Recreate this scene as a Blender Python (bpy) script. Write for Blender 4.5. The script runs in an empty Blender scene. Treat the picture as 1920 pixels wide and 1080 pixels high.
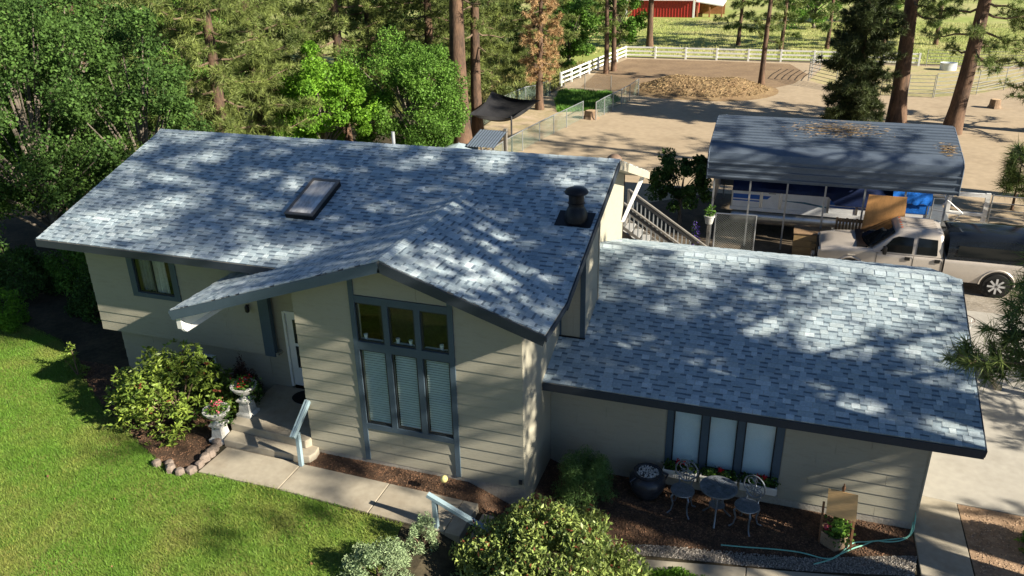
import bpy, math, random
import numpy as np
from mathutils import Vector, Matrix

SC = bpy.context.scene
COL = SC.collection
PI = math.pi

# ------------------------------------------------------------------ camera, sky, sun, exposure
CAM = Vector((4.1465, -12.5223, 10.5776))
YAW, PITCH, ROLL, FPX = .3323, .4168, -.0202, 1506.8
fw = Vector((-math.sin(YAW)*math.cos(PITCH), math.cos(YAW)*math.cos(PITCH), -math.sin(PITCH)))
r0 = Vector((math.cos(YAW), math.sin(YAW), 0)); u0 = r0.cross(fw)
RT = math.cos(ROLL)*r0 + math.sin(ROLL)*u0
UP = -math.sin(ROLL)*r0 + math.cos(ROLL)*u0
cam = bpy.data.cameras.new('camera'); cam_o = bpy.data.objects.new('camera', cam); COL.objects.link(cam_o)
cam.sensor_width = 36; cam.lens = 36*FPX/1920; cam.clip_end = 2000; cam.clip_start = .1
cam_o.matrix_world = Matrix(((RT.x, UP.x, -fw.x, CAM.x), (RT.y, UP.y, -fw.y, CAM.y), (RT.z, UP.z, -fw.z, CAM.z), (0, 0, 0, 1)))
SC.camera = cam_o
def proj(p):
    d = Vector(p)-CAM; z = d.dot(fw)
    return 960+FPX*d.dot(RT)/z, 540-FPX*d.dot(UP)/z, z

SUN = Vector((1, -.2, .53)).normalized()
world = bpy.data.worlds.new('World'); SC.world = world; world.use_nodes = True
nt = world.node_tree; sky = nt.nodes.new('ShaderNodeTexSky'); sky.sky_type = 'NISHITA'; sky.sun_disc = False
sky.sun_elevation = math.asin(SUN.z); sky.sun_rotation = math.atan2(SUN.x, SUN.y); sky.air_density = .85; sky.dust_density = .1; sky.ozone_density = 2.5; sky.altitude = 1200
bg = nt.nodes['Background']; bg.inputs[1].default_value = .050
nt.links.new(sky.outputs[0], bg.inputs[0])
sl = bpy.data.lights.new('sun', 'SUN'); sl.energy = 5.0; sl.angle = math.radians(.53); sl.color = (1, .90, .73)
so = bpy.data.objects.new('sun', sl); COL.objects.link(so); so.rotation_euler = SUN.to_track_quat('Z', 'Y').to_euler(); so.location = (30, -6, 30)
SC.view_settings.view_transform = 'Standard'; SC.view_settings.look = 'None'; SC.view_settings.gamma = 1
SC.view_settings.exposure = 1.34
SC.view_settings.use_curve_mapping = False
SC.render.engine = 'CYCLES'
SC.cycles.use_denoising = True
SC.cycles.max_bounces = 6; SC.cycles.diffuse_bounces = 3; SC.cycles.glossy_bounces = 3; SC.cycles.transmission_bounces = 4; SC.cycles.transparent_max_bounces = 12
SC.cycles.sample_clamp_indirect = 6

# ------------------------------------------------------------------ materials
MATS = {}
def mat(name, col, rough=.8, var=.15, scale=6., bump=0., metal=0., spec=.3, col2=None, detail=4., stretch=None, island=0., trans=0., cover=.5, bscale=None):
    if name in MATS: return MATS[name]
    m = bpy.data.materials.new(name); m.use_nodes = True; t = m.node_tree; N = t.nodes; K = t.links
    b = N['Principled BSDF']; b.inputs['Roughness'].default_value = rough; b.inputs['Metallic'].default_value = metal
    b.inputs['Specular IOR Level'].default_value = spec
    tc = N.new('ShaderNodeTexCoord'); mp = N.new('ShaderNodeMapping'); K.new(tc.outputs['Object'], mp.inputs[0])
    if stretch: mp.inputs['Scale'].default_value = stretch
    no = N.new('ShaderNodeTexNoise'); no.inputs['Scale'].default_value = scale; no.inputs['Detail'].default_value = detail; no.inputs['Roughness'].default_value = .65
    K.new(mp.outputs[0], no.inputs['Vector'])
    rp = N.new('ShaderNodeValToRGB'); c = list(col); c2 = list(col2) if col2 else [x*(1-var) for x in c]
    e = rp.color_ramp.elements
    if col2:
        e[0].position = max(0, cover-.14); e[1].position = min(1, cover+.14)
    else:
        e[0].position = .3; e[1].position = .7; c = [x*(1+var) for x in c]
    e[0].color = (*c2, 1); e[1].color = (*c, 1)
    K.new(no.outputs['Fac'], rp.inputs[0]); out = rp.outputs[0]
    n2 = N.new('ShaderNodeTexNoise'); n2.inputs['Scale'].default_value = scale*7.3; n2.inputs['Detail'].default_value = 3
    K.new(mp.outputs[0], n2.inputs['Vector'])
    mr = N.new('ShaderNodeMapRange'); mr.inputs[1].default_value = .3; mr.inputs[2].default_value = .7; mr.inputs[3].default_value = 1-var*.8; mr.inputs[4].default_value = 1+var*.8
    K.new(n2.outputs['Fac'], mr.inputs[0])
    mx = N.new('ShaderNodeVectorMath'); mx.operation = 'SCALE'; K.new(out, mx.inputs[0]); K.new(mr.outputs[0], mx.inputs['Scale']); out = mx.outputs[0]
    if island:
        g = N.new('ShaderNodeNewGeometry'); m3 = N.new('ShaderNodeMapRange'); m3.inputs[3].default_value = 1-island; m3.inputs[4].default_value = 1+island
        K.new(g.outputs['Random Per Island'], m3.inputs[0]); v = N.new('ShaderNodeVectorMath'); v.operation = 'SCALE'; K.new(out, v.inputs[0]); K.new(m3.outputs[0], v.inputs['Scale']); out = v.outputs[0]
    K.new(out, b.inputs['Base Color'])
    if bump:
        bp = N.new('ShaderNodeBump'); bp.inputs['Strength'].default_value = bump; bp.inputs['Distance'].default_value = .02
        n3 = N.new('ShaderNodeTexNoise'); n3.inputs['Scale'].default_value = bscale or scale*9; n3.inputs['Detail'].default_value = 4; K.new(mp.outputs[0], n3.inputs['Vector'])
        K.new(n3.outputs['Fac'], bp.inputs['Height']); K.new(bp.outputs[0], b.inputs['Normal'])
    if trans:
        tr = N.new('ShaderNodeBsdfTranslucent'); K.new(out, tr.inputs[0]); ms = N.new('ShaderNodeMixShader'); ms.inputs[0].default_value = trans
        K.new(b.outputs[0], ms.inputs[1]); K.new(tr.outputs[0], ms.inputs[2]); K.new(ms.outputs[0], N['Material Output'].inputs[0])
    MATS[name] = m; return m
def glass(name, tint=(.93, .97, .96), ior=1.5, rough=.02):
    if name in MATS: return MATS[name]
    m = bpy.data.materials.new(name); m.use_nodes = True; t = m.node_tree; N = t.nodes; K = t.links
    N.remove(N['Principled BSDF'])
    a = N.new('ShaderNodeBsdfTransparent'); a.inputs[0].default_value = (*tint, 1); g = N.new('ShaderNodeBsdfGlossy'); g.inputs['Roughness'].default_value = rough
    tc = N.new('ShaderNodeTexCoord'); n = N.new('ShaderNodeTexNoise'); n.inputs['Scale'].default_value = 1.3
    K.new(tc.outputs['Object'], n.inputs['Vector']); bp = N.new('ShaderNodeBump'); bp.inputs['Strength'].default_value = .03; bp.inputs['Distance'].default_value = .05
    K.new(n.outputs['Fac'], bp.inputs['Height']); K.new(bp.outputs[0], g.inputs['Normal'])
    x = N.new('ShaderNodeMixShader'); 
    ge = N.new('ShaderNodeNewGeometry'); dt = N.new('ShaderNodeVectorMath'); dt.operation = 'DOT_PRODUCT'; K.new(ge.outputs['Incoming'], dt.inputs[0]); K.new(ge.outputs['Normal'], dt.inputs[1])
    ab = N.new('ShaderNodeMath'); ab.operation = 'ABSOLUTE'; K.new(dt.outputs['Value'], ab.inputs[0]); om = N.new('ShaderNodeMath'); om.operation = 'SUBTRACT'; om.inputs[0].default_value = 1; K.new(ab.outputs[0], om.inputs[1])
    pw = N.new('ShaderNodeMath'); pw.operation = 'POWER'; K.new(om.outputs[0], pw.inputs[0]); pw.inputs[1].default_value = 5; ma = N.new('ShaderNodeMath'); ma.operation = 'MULTIPLY_ADD'; K.new(pw.outputs[0], ma.inputs[0]); ma.inputs[1].default_value = .9; ma.inputs[2].default_value = .022
    K.new(ma.outputs[0], x.inputs[0]); K.new(a.outputs[0], x.inputs[1]); K.new(g.outputs[0], x.inputs[2]); K.new(x.outputs[0], N['Material Output'].inputs[0])
    MATS[name] = m; return m

# ------------------------------------------------------------------ mesh builder
class MB:
    def __init__(s): s.v = []; s.f = []; s.m = []; s.mi = 0
    def poly(s, pts):
        n = len(s.v); s.v += [tuple(p) for p in pts]; s.f.append(tuple(range(n, n+len(pts)))); s.m.append(s.mi); return s
    def hexa(s, p):   # 8 points: bottom ring 0-3, top ring 4-7
        n = len(s.v); s.v += [tuple(q) for q in p]
        for f in ((3, 2, 1, 0), (4, 5, 6, 7), (0, 1, 5, 4), (1, 2, 6, 5), (2, 3, 7, 6), (3, 0, 4, 7)):
            s.f.append(tuple(n+i for i in f)); s.m.append(s.mi)
        return s
    def box(s, x0, x1, y0, y1, z0, z1):
        return s.hexa([(x0, y0, z0), (x1, y0, z0), (x1, y1, z0), (x0, y1, z0), (x0, y0, z1), (x1, y0, z1), (x1, y1, z1), (x0, y1, z1)])
    def cbox(s, c, sx, sy, sz, rz=0, rx=0):
        M = Matrix.Translation(c) @ Matrix.Rotation(rz, 4, 'Z') @ Matrix.Rotation(rx, 4, 'X'); h = (sx/2, sy/2, sz/2)
        return s.hexa([M @ Vector((h[0]*a, h[1]*b, h[2]*c_)) for c_ in (-1, 1) for a, b in ((-1, -1), (1, -1), (1, 1), (-1, 1))])
    def bar(s, a, b, w, h=None, up=(0, 0, 1)):
        a = Vector(a); b = Vector(b); d = (b-a).normalized(); h = h or w; u = Vector(up)
        if abs(d.dot(u)) > .97: u = Vector((0, 1, 0))
        x = d.cross(u).normalized(); y = x.cross(d)
        q = [x*(i*w/2)+y*(j*h/2) for i, j in ((-1, -1), (1, -1), (1, 1), (-1, 1))]
        return s.hexa([a+k for k in q]+[b+k for k in q])
    def tube(s, pts, r, n=8, cap=True):
        pts = [Vector(p) for p in pts]; rs = r if isinstance(r, (list, tuple)) else [r]*len(pts); rings = []; ref = None
        for i, p in enumerate(pts):
            d = (pts[min(i+1, len(pts)-1)]-pts[max(i-1, 0)]).normalized()
            if ref is None: ref = d.orthogonal().normalized()
            x = (ref-d*ref.dot(d))
            x = x.normalized() if x.length > 1e-5 else d.orthogonal().normalized()
            ref = x; y = d.cross(x); k = len(s.v); rings.append(k)
            s.v += [tuple(p+(x*math.cos(2*PI*j/n)+y*math.sin(2*PI*j/n))*rs[i]) for j in range(n)]
        for a, b in zip(rings, rings[1:]):
            for j in range(n): s.f.append((a+j, a+(j+1) % n, b+(j+1) % n, b+j)); s.m.append(s.mi)
        if cap:
            s.f.append(tuple(rings[0]+j for j in reversed(range(n)))); s.m.append(s.mi)
            s.f.append(tuple(rings[-1]+j for j in range(n))); s.m.append(s.mi)
        return s
    def lathe(s, c, prof, n=20, sq=1.):
        c = Vector(c); rings = []
        for r, z in prof:
            k = len(s.v); rings.append(k); s.v += [(c.x+r*math.cos(2*PI*j/n), c.y+r*sq*math.sin(2*PI*j/n), c.z+z) for j in range(n)]
        for a, b in zip(rings, rings[1:]):
            for j in range(n): s.f.append((a+j, a+(j+1) % n, b+(j+1) % n, b+j)); s.m.append(s.mi)
        s.f.append(tuple(rings[0]+j for j in reversed(range(n)))); s.m.append(s.mi); s.f.append(tuple(rings[-1]+j for j in range(n))); s.m.append(s.mi)
        return s
    def loft(s, secs, close=True, cap=True):
        k0 = []; n = len(secs[0])
        for q in secs: k0.append(len(s.v)); s.v += [tuple(p) for p in q]
        for a, b in zip(k0, k0[1:]):
            for j in range(n if close else n-1): s.f.append((a+j, a+(j+1) % n, b+(j+1) % n, b+j)); s.m.append(s.mi)
        if cap:
            s.f.append(tuple(k0[0]+j for j in reversed(range(n)))); s.m.append(s.mi); s.f.append(tuple(k0[-1]+j for j in range(n))); s.m.append(s.mi)
        return s
    def prism(s, pts, d):
        a = [Vector(p) for p in pts]; d = Vector(d); return s.loft([a, [p+d for p in a]])
    def mesh(s, name, mats, smooth=False):
        me = bpy.data.meshes.new(name); me.from_pydata(s.v, [], s.f)
        for m in (mats if isinstance(mats, (list, tuple)) else [mats]): me.materials.append(m)
        if isinstance(mats, (list, tuple)) and len(mats) > 1: me.polygons.foreach_set('material_index', s.m)
        import bmesh
        b = bmesh.new(); b.from_mesh(me); bmesh.ops.recalc_face_normals(b, faces=b.faces); b.to_mesh(me); b.free()
        if smooth:
            me.shade_smooth(); me.set_sharp_from_angle(angle=math.radians(40))
        me.update(); return me
    def build(s, name, mats, parent=None, smooth=False, kind=None, bevel=0):
        return link(name, s.mesh(name, mats, smooth), parent, kind, bevel)
def link(name, me, parent=None, kind=None, bevel=0):
    o = bpy.data.objects.new(name, me); COL.objects.link(o)
    if parent: setp(o, parent)
    if kind: o['kind'] = kind
    if bevel:
        b = o.modifiers.new('bevel', 'BEVEL'); b.width = bevel; b.segments = 2; b.limit_method = 'ANGLE'
    return o
WORLDROOT = set()
def setp(o, p):
    o.parent = p
    if p.name in WORLDROOT: o.matrix_parent_inverse = Matrix.Translation(-p.location)
def thing(name, label, cat, loc=(0, 0, 0), rz=0, group=None, world=False, sc=1):
    o = bpy.data.objects.new(name, None); COL.objects.link(o); o.location = loc; o.rotation_euler = (0, 0, rz); o.scale = (sc,)*3; o.empty_display_size = .2
    if world: WORLDROOT.add(o.name)
    return tag(o, label, cat, group)
def tag(o, label, cat, group=None):
    o['label'] = label; o['category'] = cat
    if group: o['group'] = group
    return o
def struct(o): o['kind'] = 'structure'; return o
def dup(root, loc, rz, label, sc=None, group=None):
    r = root.copy(); COL.objects.link(r); r.location = loc; r.rotation_euler = (0, 0, rz); r['label'] = label
    if sc is not None: r.scale = (sc,)*3 if isinstance(sc, (int, float)) else sc
    if group: r['group'] = group
    for ch in list(root.children):
        c = ch.copy(); COL.objects.link(c); c.parent = r
        for g in ch.children:
            d = g.copy(); COL.objects.link(d); d.parent = c
    return r
def npmesh(name, V, n, mats, smooth=False):   # V: (k*n,3) verts, faces of n consecutive verts
    k = len(V)//n; me = bpy.data.meshes.new(name)
    me.vertices.add(k*n); me.vertices.foreach_set('co', np.ascontiguousarray(V, np.float32).ravel())
    me.loops.add(k*n); me.loops.foreach_set('vertex_index', np.arange(k*n, dtype=np.int32))
    me.polygons.add(k); me.polygons.foreach_set('loop_start', np.arange(0, k*n, n, dtype=np.int32))
    for m in (mats if isinstance(mats, (list, tuple)) else [mats]): me.materials.append(m)
    me.update(calc_edges=True); return me
def clip(poly, n, d):   # keep n.p <= d, 2-D convex clip
    out = []
    for i, a in enumerate(poly):
        b = poly[(i+1) % len(poly)]; da = n[0]*a[0]+n[1]*a[1]-d; db = n[0]*b[0]+n[1]*b[1]-d
        if da <= 0: out.append(a)
        if (da < 0 < db) or (db < 0 < da):
            t = da/(da-db); out.append((a[0]+(b[0]-a[0])*t, a[1]+(b[1]-a[1])*t))
    return out
# ground height: upper terrace on the left, lower yard to the right and behind
XK = (-1.2, .3)
def hz(x, y=0):
    s = 1 if x <= XK[0] else 0 if x >= XK[1] else (XK[1]-x)/(XK[1]-XK[0])
    t = 1 if y <= 10 else 0 if y >= 16 else (16-y)/6
    return -.4+.6*s*t
def sheet(name, pts, m, dz, parent=None, kind='structure'):   # front-garden sheet that follows the terrace
    b = MB()
    for lo, hi in ((-999, XK[0]), XK, (XK[1], 999)):
        q = clip(clip(pts, (1, 0), hi), (-1, 0), -lo)
        if len(q) > 2: b.poly([(x, y, hz(x, 0)+dz) for x, y in q])
    return b.build(name, m, parent, kind=kind)
def inpoly(P, x, y):
    x = np.asarray(x); y = np.asarray(y); c = np.zeros(x.shape, bool); n = len(P)
    for i in range(n):
        x1, y1 = P[i]; x2, y2 = P[i-1]
        if y1 == y2: continue
        c ^= ((y1 > y) != (y2 > y)) & (x < (x2-x1)*(y-y1)/(y2-y1)+x1)
    return c
# ------------------------------------------------------------------ ground sheets
M_duff = mat('forest floor', (.070, .055, .034), .95, .4, 1.2, .6, col2=(.032, .030, .018), bscale=20)
M_sand = mat('paddock sand', (.37, .295, .205), .95, .12, .35, .3, col2=(.30, .235, .16), bscale=14, cover=.38)
M_field = mat('field grass', (.26, .31, .08), .9, .2, .12, .4, col2=(.40, .36, .17), cover=.42, bscale=8)
M_conc = mat('concrete', (.36, .325, .26), .9, .09, 1.1, .2, col2=(.27, .23, .175), cover=.40, bscale=70)
M_drive = mat('driveway concrete', (.37, .352, .315), .9, .08, .8, .2, col2=(.30, .283, .25), cover=.36, bscale=60)
M_mulch = mat('bark mulch', (.12, .072, .045), .95, .35, 5, .8, col2=(.06, .038, .026), bscale=60)
M_dirt = mat('dirt bed', (.36, .25, .165), .95, .2, 2.5, .7, col2=(.25, .165, .105), bscale=40)
M_lawn = mat('lawn soil and thatch', (.11, .20, .026), .95, .2, .8, .5, col2=(.21, .20, .06), cover=.42, bscale=60)

xs = [-400, -200, -120, -80, -50, -35, -25, -18, -14, -10, -6, -3, -1.2, .3, 3, 7, 12, 18, 26, 40, 70, 120, 220, 400]
ys = [-300, -120, -60, -30, -15, -6, 0, 5, 10, 11.5, 13, 14.5, 16, 20, 30, 45, 66, 90, 130, 200, 350, 700]
b = MB()
for i in range(len(xs)-1):
    for j in range(len(ys)-1):
        b.poly([(x, y, hz(x, y)-.012) for x, y in ((xs[i], ys[j]), (xs[i+1], ys[j]), (xs[i+1], ys[j+1]), (xs[i], ys[j+1]))])
struct(b.build('ground', M_duff))
def flat(name, pts, m, z):
    return struct(MB().poly([(x, y, z) for x, y in pts]).build(name, m))
flat('paddock', [(.6, 16.1), (-4, 17), (-7.6, 20), (-9.6, 24), (-9.6, 30), (-8.3, 37.4), (-6.3, 44), (-6.9, 46), (-12.3, 48), (-12.6, 50), (-11, 64.8), (15, 65.2), (30, 66), (60, 60), (60, 20), (30, 16.1)], M_sand, -.4)
flat('dog_run_ground', [(-7.8, 18), (-13, 20), (-13.6, 36), (-12.3, 47.9), (-6.3, 46.2), (-6.4, 44), (-8.3, 37.4), (-9.5, 30), (-9.6, 24)], mat('dog run dirt', (.45, .35, .25), .95, .15, .8, .3, col2=(.30, .25, .14)), -.398)
flat('field', [(-400, 58), (-60, 52), (-14, 44), (-12.8, 50.4), (-11.2, 65.4), (15, 65.8), (60, 66), (400, 60), (400, 640), (-400, 640)], M_field, -.398)

# ------------------------------------------------------------------ the house
M_side = mat('beige lap siding', (.345, .33, .265), .75, .045, 3., .15, stretch=(1, 1, 5), bscale=50, col2=(.30, .285, .225), cover=.35)
M_trim = mat('slate blue trim', (.062, .095, .13), .55, .06, 3)
M_fasc = mat('dark fascia', (.030, .040, .055), .5, .08, 3)
M_soff = mat('soffit boards', (.36, .33, .26), .8, .05, 3)
M_found = mat('foundation concrete', (.34, .32, .28), .95, .12, 3, .4)
M_white = mat('white paint', (.72, .73, .72), .5, .04, 4)
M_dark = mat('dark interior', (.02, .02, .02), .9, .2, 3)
M_glass = glass('window glass')
M_black = mat('black metal', (.008, .008, .009), .40, .2, 8, spec=.35)
SH = [mat('shingle tone %d' % i, c, .92, .13, 5, .5, bscale=220, stretch=(1, 1, 1)) for i, c in enumerate(
    [(.42, .505, .555), (.335, .415, .465), (.50, .58, .62), (.265, .345, .40), (.385, .46, .495)])]
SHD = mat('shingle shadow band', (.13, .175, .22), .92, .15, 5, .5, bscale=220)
SHM = mat('shingle lower layer', (.31, .39, .445), .92, .13, 5, .5, bscale=220)

house = thing('house', 'beige split-level house with pale grey shingle roofs and slate blue trim', 'house', (-2, 5, -.4), world=True)
XL, XR, YR, ZR, YE, YRE, MS = -12.4857, .585, 5.6396, 5.674, .9081, 10.1386, .3328
XA, YW, ZA, XLT = -2.5743, -.4814, 5.1618, -7.5702
YGR, ZGR, YGE, YGRE, XGR, GS = 5.7213, 3.4949, 1.2832, 9.2967, 8.1594, .3195
zm = lambda y: ZR-MS*abs(y-YR)
zw = lambda x: ZA-MS*abs(x-XA)
zg = lambda y: ZGR-GS*abs(y-YGR)
ZE = zm(YE); YB = YR-(ZR-ZA)/MS; XV = XA-(ZA-ZE)/MS; YDV = YR-(ZR-zw(XR))/MS
Z = Vector((0, 0, 1))
def deck(name, pts, th=.13):
    m = MB(); m.prism([Vector(p)-Z*.02 for p in pts], (0, 0, -th)); return m.build(name, [M_soff], house)
main_roof = deck('main_roof', [(XL, YE, ZE), (XV, YE, ZE), (XA, YB, ZA), (XR, YDV, zw(XR)), (XR, YR, ZR), (XL, YR, ZR)])
main_rear = deck('main_roof_rear', [(XL, YR, ZR), (XR, YR, ZR), (XR, YRE, zm(YRE)), (XL, YRE, zm(YRE))])
wing_roof = deck('wing_roof', [(XA, YW, ZA), (XR, YW, zw(XR)), (XR, YDV, zw(XR)), (XA, YB, ZA)])
wing_left = deck('porch_roof', [(XLT, YW, zw(XLT)), (XA, YW, ZA), (XA, YB, ZA), (XV, YE, ZE), (XV, 1.5, ZE), (XLT, 1.5, zw(XLT))])
gar_roof = deck('garage_roof', [(.004, YGE, zg(YGE)), (XGR, YGE, zg(YGE)), (XGR, YGR, ZGR), (.004, YGR, ZGR)])
gar_rear = deck('garage_roof_rear', [(.004, YGR, ZGR), (XGR, YGR, ZGR), (XGR, YGRE, zg(YGRE)), (.004, YGRE, zg(YGRE))])
rnd = random.Random(5)
TABS = []
TABMESH = {}
def shingles(roof, o, u, v, W, L, keep=None, name='shingles'):
    """laminated shingle courses: raised tabs, lower layer with its dark band between them"""
    o = Vector(o); u = Vector(u).normalized(); v = Vector(v).normalized(); n = u.cross(v).normalized()
    if n.z < 0: n = -n
    st = MB(); E = .128; nc = int(L/E)+1
    for c in range(nc):
        v0 = c*E; v1 = min(v0+E, L)
        if v1-v0 < .02: continue
        x = -rnd.random()*.3; tab = rnd.random() < .5
        while x < W:
            w = rnd.choice((.12, .16, .20, .24, .29)) if tab else rnd.choice((.09, .12, .15, .19))
            a, e = max(x, 0), min(x+w, W); x += w; t_ = tab; tab = not tab
            if rnd.random() < .12: tab = not tab
            if e-a < .012: continue
            P = lambda s, t, h: o+u*s+v*t+n*h
            if keep and not any(keep(P(s, t, .012)) for s in (a, e) for t in (v0, v1)): continue
            if t_:
                ci = rnd.choice((0, 0, 0, 1, 1, 2, 3, 4, 4))
                TABS.append((roof, st, P(a, v0, 0), u, v, n, round(e-a, 3), round(v1-v0, 3), ci))
            else:
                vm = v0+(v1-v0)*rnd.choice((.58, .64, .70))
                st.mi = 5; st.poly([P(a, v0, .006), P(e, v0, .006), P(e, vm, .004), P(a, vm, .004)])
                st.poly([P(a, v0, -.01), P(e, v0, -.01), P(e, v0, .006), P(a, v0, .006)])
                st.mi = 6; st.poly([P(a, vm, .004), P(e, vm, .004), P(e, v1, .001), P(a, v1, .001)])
    return st
def tabmesh(w, l, ci):
    k = (w, l, ci)
    if k not in TABMESH:
        m = MB(); e = .0035
        m.hexa([(e, -.004, -.012), (w-e, -.004, -.012), (w-e, l, -.012), (e, l, -.012), (e, -.004, .014), (w-e, -.004, .014), (w-e, l, .003), (e, l, .003)])
        TABMESH[k] = m.mesh('shingle', SH[ci])
    return TABMESH[k]
sl_m = Vector((0, 1, MS)); Lm = (YR-YE)*math.sqrt(1+MS*MS)
stuffs = [
 (main_roof, shingles(main_roof, (XL, YE, ZE), (1, 0, 0), sl_m, XR-XL, Lm, lambda p: p.z > zw(p.x)-.004 or p.y > YB or (p.x < XV))),
 (wing_roof, shingles(wing_roof, (XR, YW, zw(XR)), (0, 1, 0), (-1, 0, MS), YB-YW, (XR-XA)*math.sqrt(1+MS*MS), lambda p: p.z > zm(p.y)-.004)),
 (wing_left, shingles(wing_left, (XLT, YW, zw(XLT)), (0, 1, 0), (1, 0, MS), YB-YW, (XA-XLT)*math.sqrt(1+MS*MS), lambda p: (p.z > zm(p.y)-.004 or p.y < YE) or (p.x < XV and p.y < 1.5))),
 (gar_roof, shingles(gar_roof, (.004, YGE, zg(YGE)), (1, 0, 0), (0, 1, GS), XGR-.004, (YGR-YGE)*math.sqrt(1+GS*GS), lambda p: p.x > .55 or not 2.62 < p.y < 3.87)),
 (gar_rear, shingles(gar_rear, (XGR, YGRE, zg(YGRE)), (-1, 0, 0), (0, -1, GS), XGR-.004, (YGRE-YGR)*math.sqrt(1+GS*GS))),
 (main_rear, shingles(main_rear, (XR, YRE, zm(YRE)), (-1, 0, 0), (0, -1, MS), XR-XL, (YRE-YR)*math.sqrt(1+MS*MS))),
]
def area(t):
    p = t[2]+t[3]*t[6]*.5+t[4]*t[7]*.5; x, y, z = proj(p)
    if not (10 < x < 1910 and 10 < y < 1070): return 0
    return t[6]*t[7]*abs(t[5].dot((CAM-p).normalized()))/z**2
TABS.sort(key=area, reverse=True)
for t in TABS[:300]:
    o = link('shingle', tabmesh(t[6], t[7], t[8]), t[0]); M = Matrix((t[3], t[4], t[5])).transposed().to_4x4(); M.translation = t[2]; o.matrix_basis = M
for roof, st, p, u, v, n, w, l, ci in TABS[300:]:
    st.mi = ci; e = .0035
    q = lambda a, b_, h: p+u*a+v*b_+n*h
    st.hexa([q(e, -.004, -.012), q(w-e, -.004, -.012), q(w-e, l, -.012), q(e, l, -.012), q(e, -.004, .014), q(w-e, -.004, .014), q(w-e, l, .003), q(e, l, .003)])
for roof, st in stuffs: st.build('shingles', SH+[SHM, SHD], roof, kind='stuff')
# ridge caps, one folded piece after another
def caps(roof, a, b_, s, dirx, ex=.15):
    a = Vector(a); b_ = Vector(b_); d = (b_-a).normalized(); side = Vector(dirx); L = (b_-a).length; n = int(L/ex)
    ms = []
    for c in (0, 1, 4):
        m = MB(); w = .14; 
        for sg in (-1, 1):
            m.hexa([Vector((0, 0, 0)), Vector((ex*1.12, 0, 0)), Vector((ex*1.12, sg*w, -s*w)), Vector((0, sg*w, -s*w)),
                    Vector((0, 0, .022)), Vector((ex*1.12, 0, .012)), Vector((ex*1.12, sg*w, -s*w+.012)), Vector((0, sg*w, -s*w+.022))])
        ms.append(m.mesh('ridge_cap', SH[c]))
    for i in range(n):
        o = link('ridge_cap', rnd.choice(ms), roof); M = Matrix((d, side, Vector((0, 0, 1)))).transposed().to_4x4(); M.translation = a+d*(i*L/n)+Z*.008; o.matrix_basis = M
caps(main_roof, (XL, YR, ZR), (XR, YR, ZR), MS, (0, 1, 0), .24)
caps(wing_roof, (XA, YW, ZA), (XA, YB+.1, ZA), MS, (-1, 0, 0))
caps(gar_roof, (.01, YGR, ZGR), (XGR, YGR, ZGR), GS, (0, 1, 0), .24)
# fascia boards and gutters' dark edge
def fascia(a, b_, h=.17, t=.03, m=None, off=(0, 0, 0)):
    a = Vector(a)+Vector(off)-Z*(h/2+.022); b_ = Vector(b_)+Vector(off)-Z*(h/2+.022)
    MB().bar(a, b_, t, h).build('fascia', m or M_fasc, house)
fascia((XL-.01, YE, ZE), (XV+.05, YE, ZE), off=(0, -.017, 0))
fascia((XL, YE, ZE), (XL, YR, ZR), off=(-.017, 0, 0)); fascia((XL, YR, ZR), (XL, YRE, zm(YRE)), off=(-.017, 0, 0))
fascia((XR, YDV, zw(XR)), (XR, YR, ZR), off=(.017, 0, 0)); fascia((XR, YR, ZR), (XR, YRE, zm(YRE)), off=(.017, 0, 0), h=.2, m=M_soff)
fascia((XA, YW, ZA), (XR, YW, zw(XR)), off=(0, -.017, 0), h=.2); fascia((XA, YW, ZA), (XLT, YW, zw(XLT)), off=(0, -.017, 0), h=.2, m=M_trim)
fascia((XR, YW, zw(XR)), (XR, YDV-.02, zw(XR)), off=(.017, 0, 0), h=.12); fascia((XLT, YW, zw(XLT)), (XLT, 1.5, zw(XLT)), off=(-.017, 0, 0), m=M_trim)
fascia((.01, YGE, zg(YGE)), (XGR, YGE, zg(YGE)), off=(0, -.017, 0)); fascia((XGR, YGE, zg(YGE)), (XGR, YGR, ZGR), off=(.017, 0, 0)); fascia((XGR, YGR, ZGR), (XGR, YGRE, zg(YGRE)), off=(.017, 0, 0))
# ---- walls with lap boards
def boards(wall, o, u, n, poly, z0, ex=.255, top=.003, bot=.019):
    """lap siding boards on the wall plane o,u,z with outward normal n; poly is a convex outline in (s,z)"""
    o = Vector(o); u = Vector(u); n = Vector(n); zt = max(p[1] for p in poly); z = z0
    while z < zt-.01:
        q = clip(clip(poly, (0, 1), z+ex-.004), (0, -1), -z); z += ex
        if len(q) < 3 or max(p[1] for p in q)-min(p[1] for p in q) < .02: continue
        joints = []; s0, s1 = min(p[0] for p in q), max(p[0] for p in q)
        if s1-s0 > 1.9 and u.x: joints = [s0+(s1-s0)*rnd.uniform(.2, .8)]
        zz = z-ex; dep = lambda h: bot+(top-bot)*(h-zz)/ex
        for q in ([clip(q, (1, 0), joints[0]-.003), clip(q, (-1, 0), -joints[0]-.003)] if joints else [q]):
            if len(q) < 3: continue
            m = MB(); m.loft([[o+u*s+Z*h for s, h in q], [o+u*s+Z*h+n*dep(h) for s, h in q]]); m.build('siding_board', M_side, wall)
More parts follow.
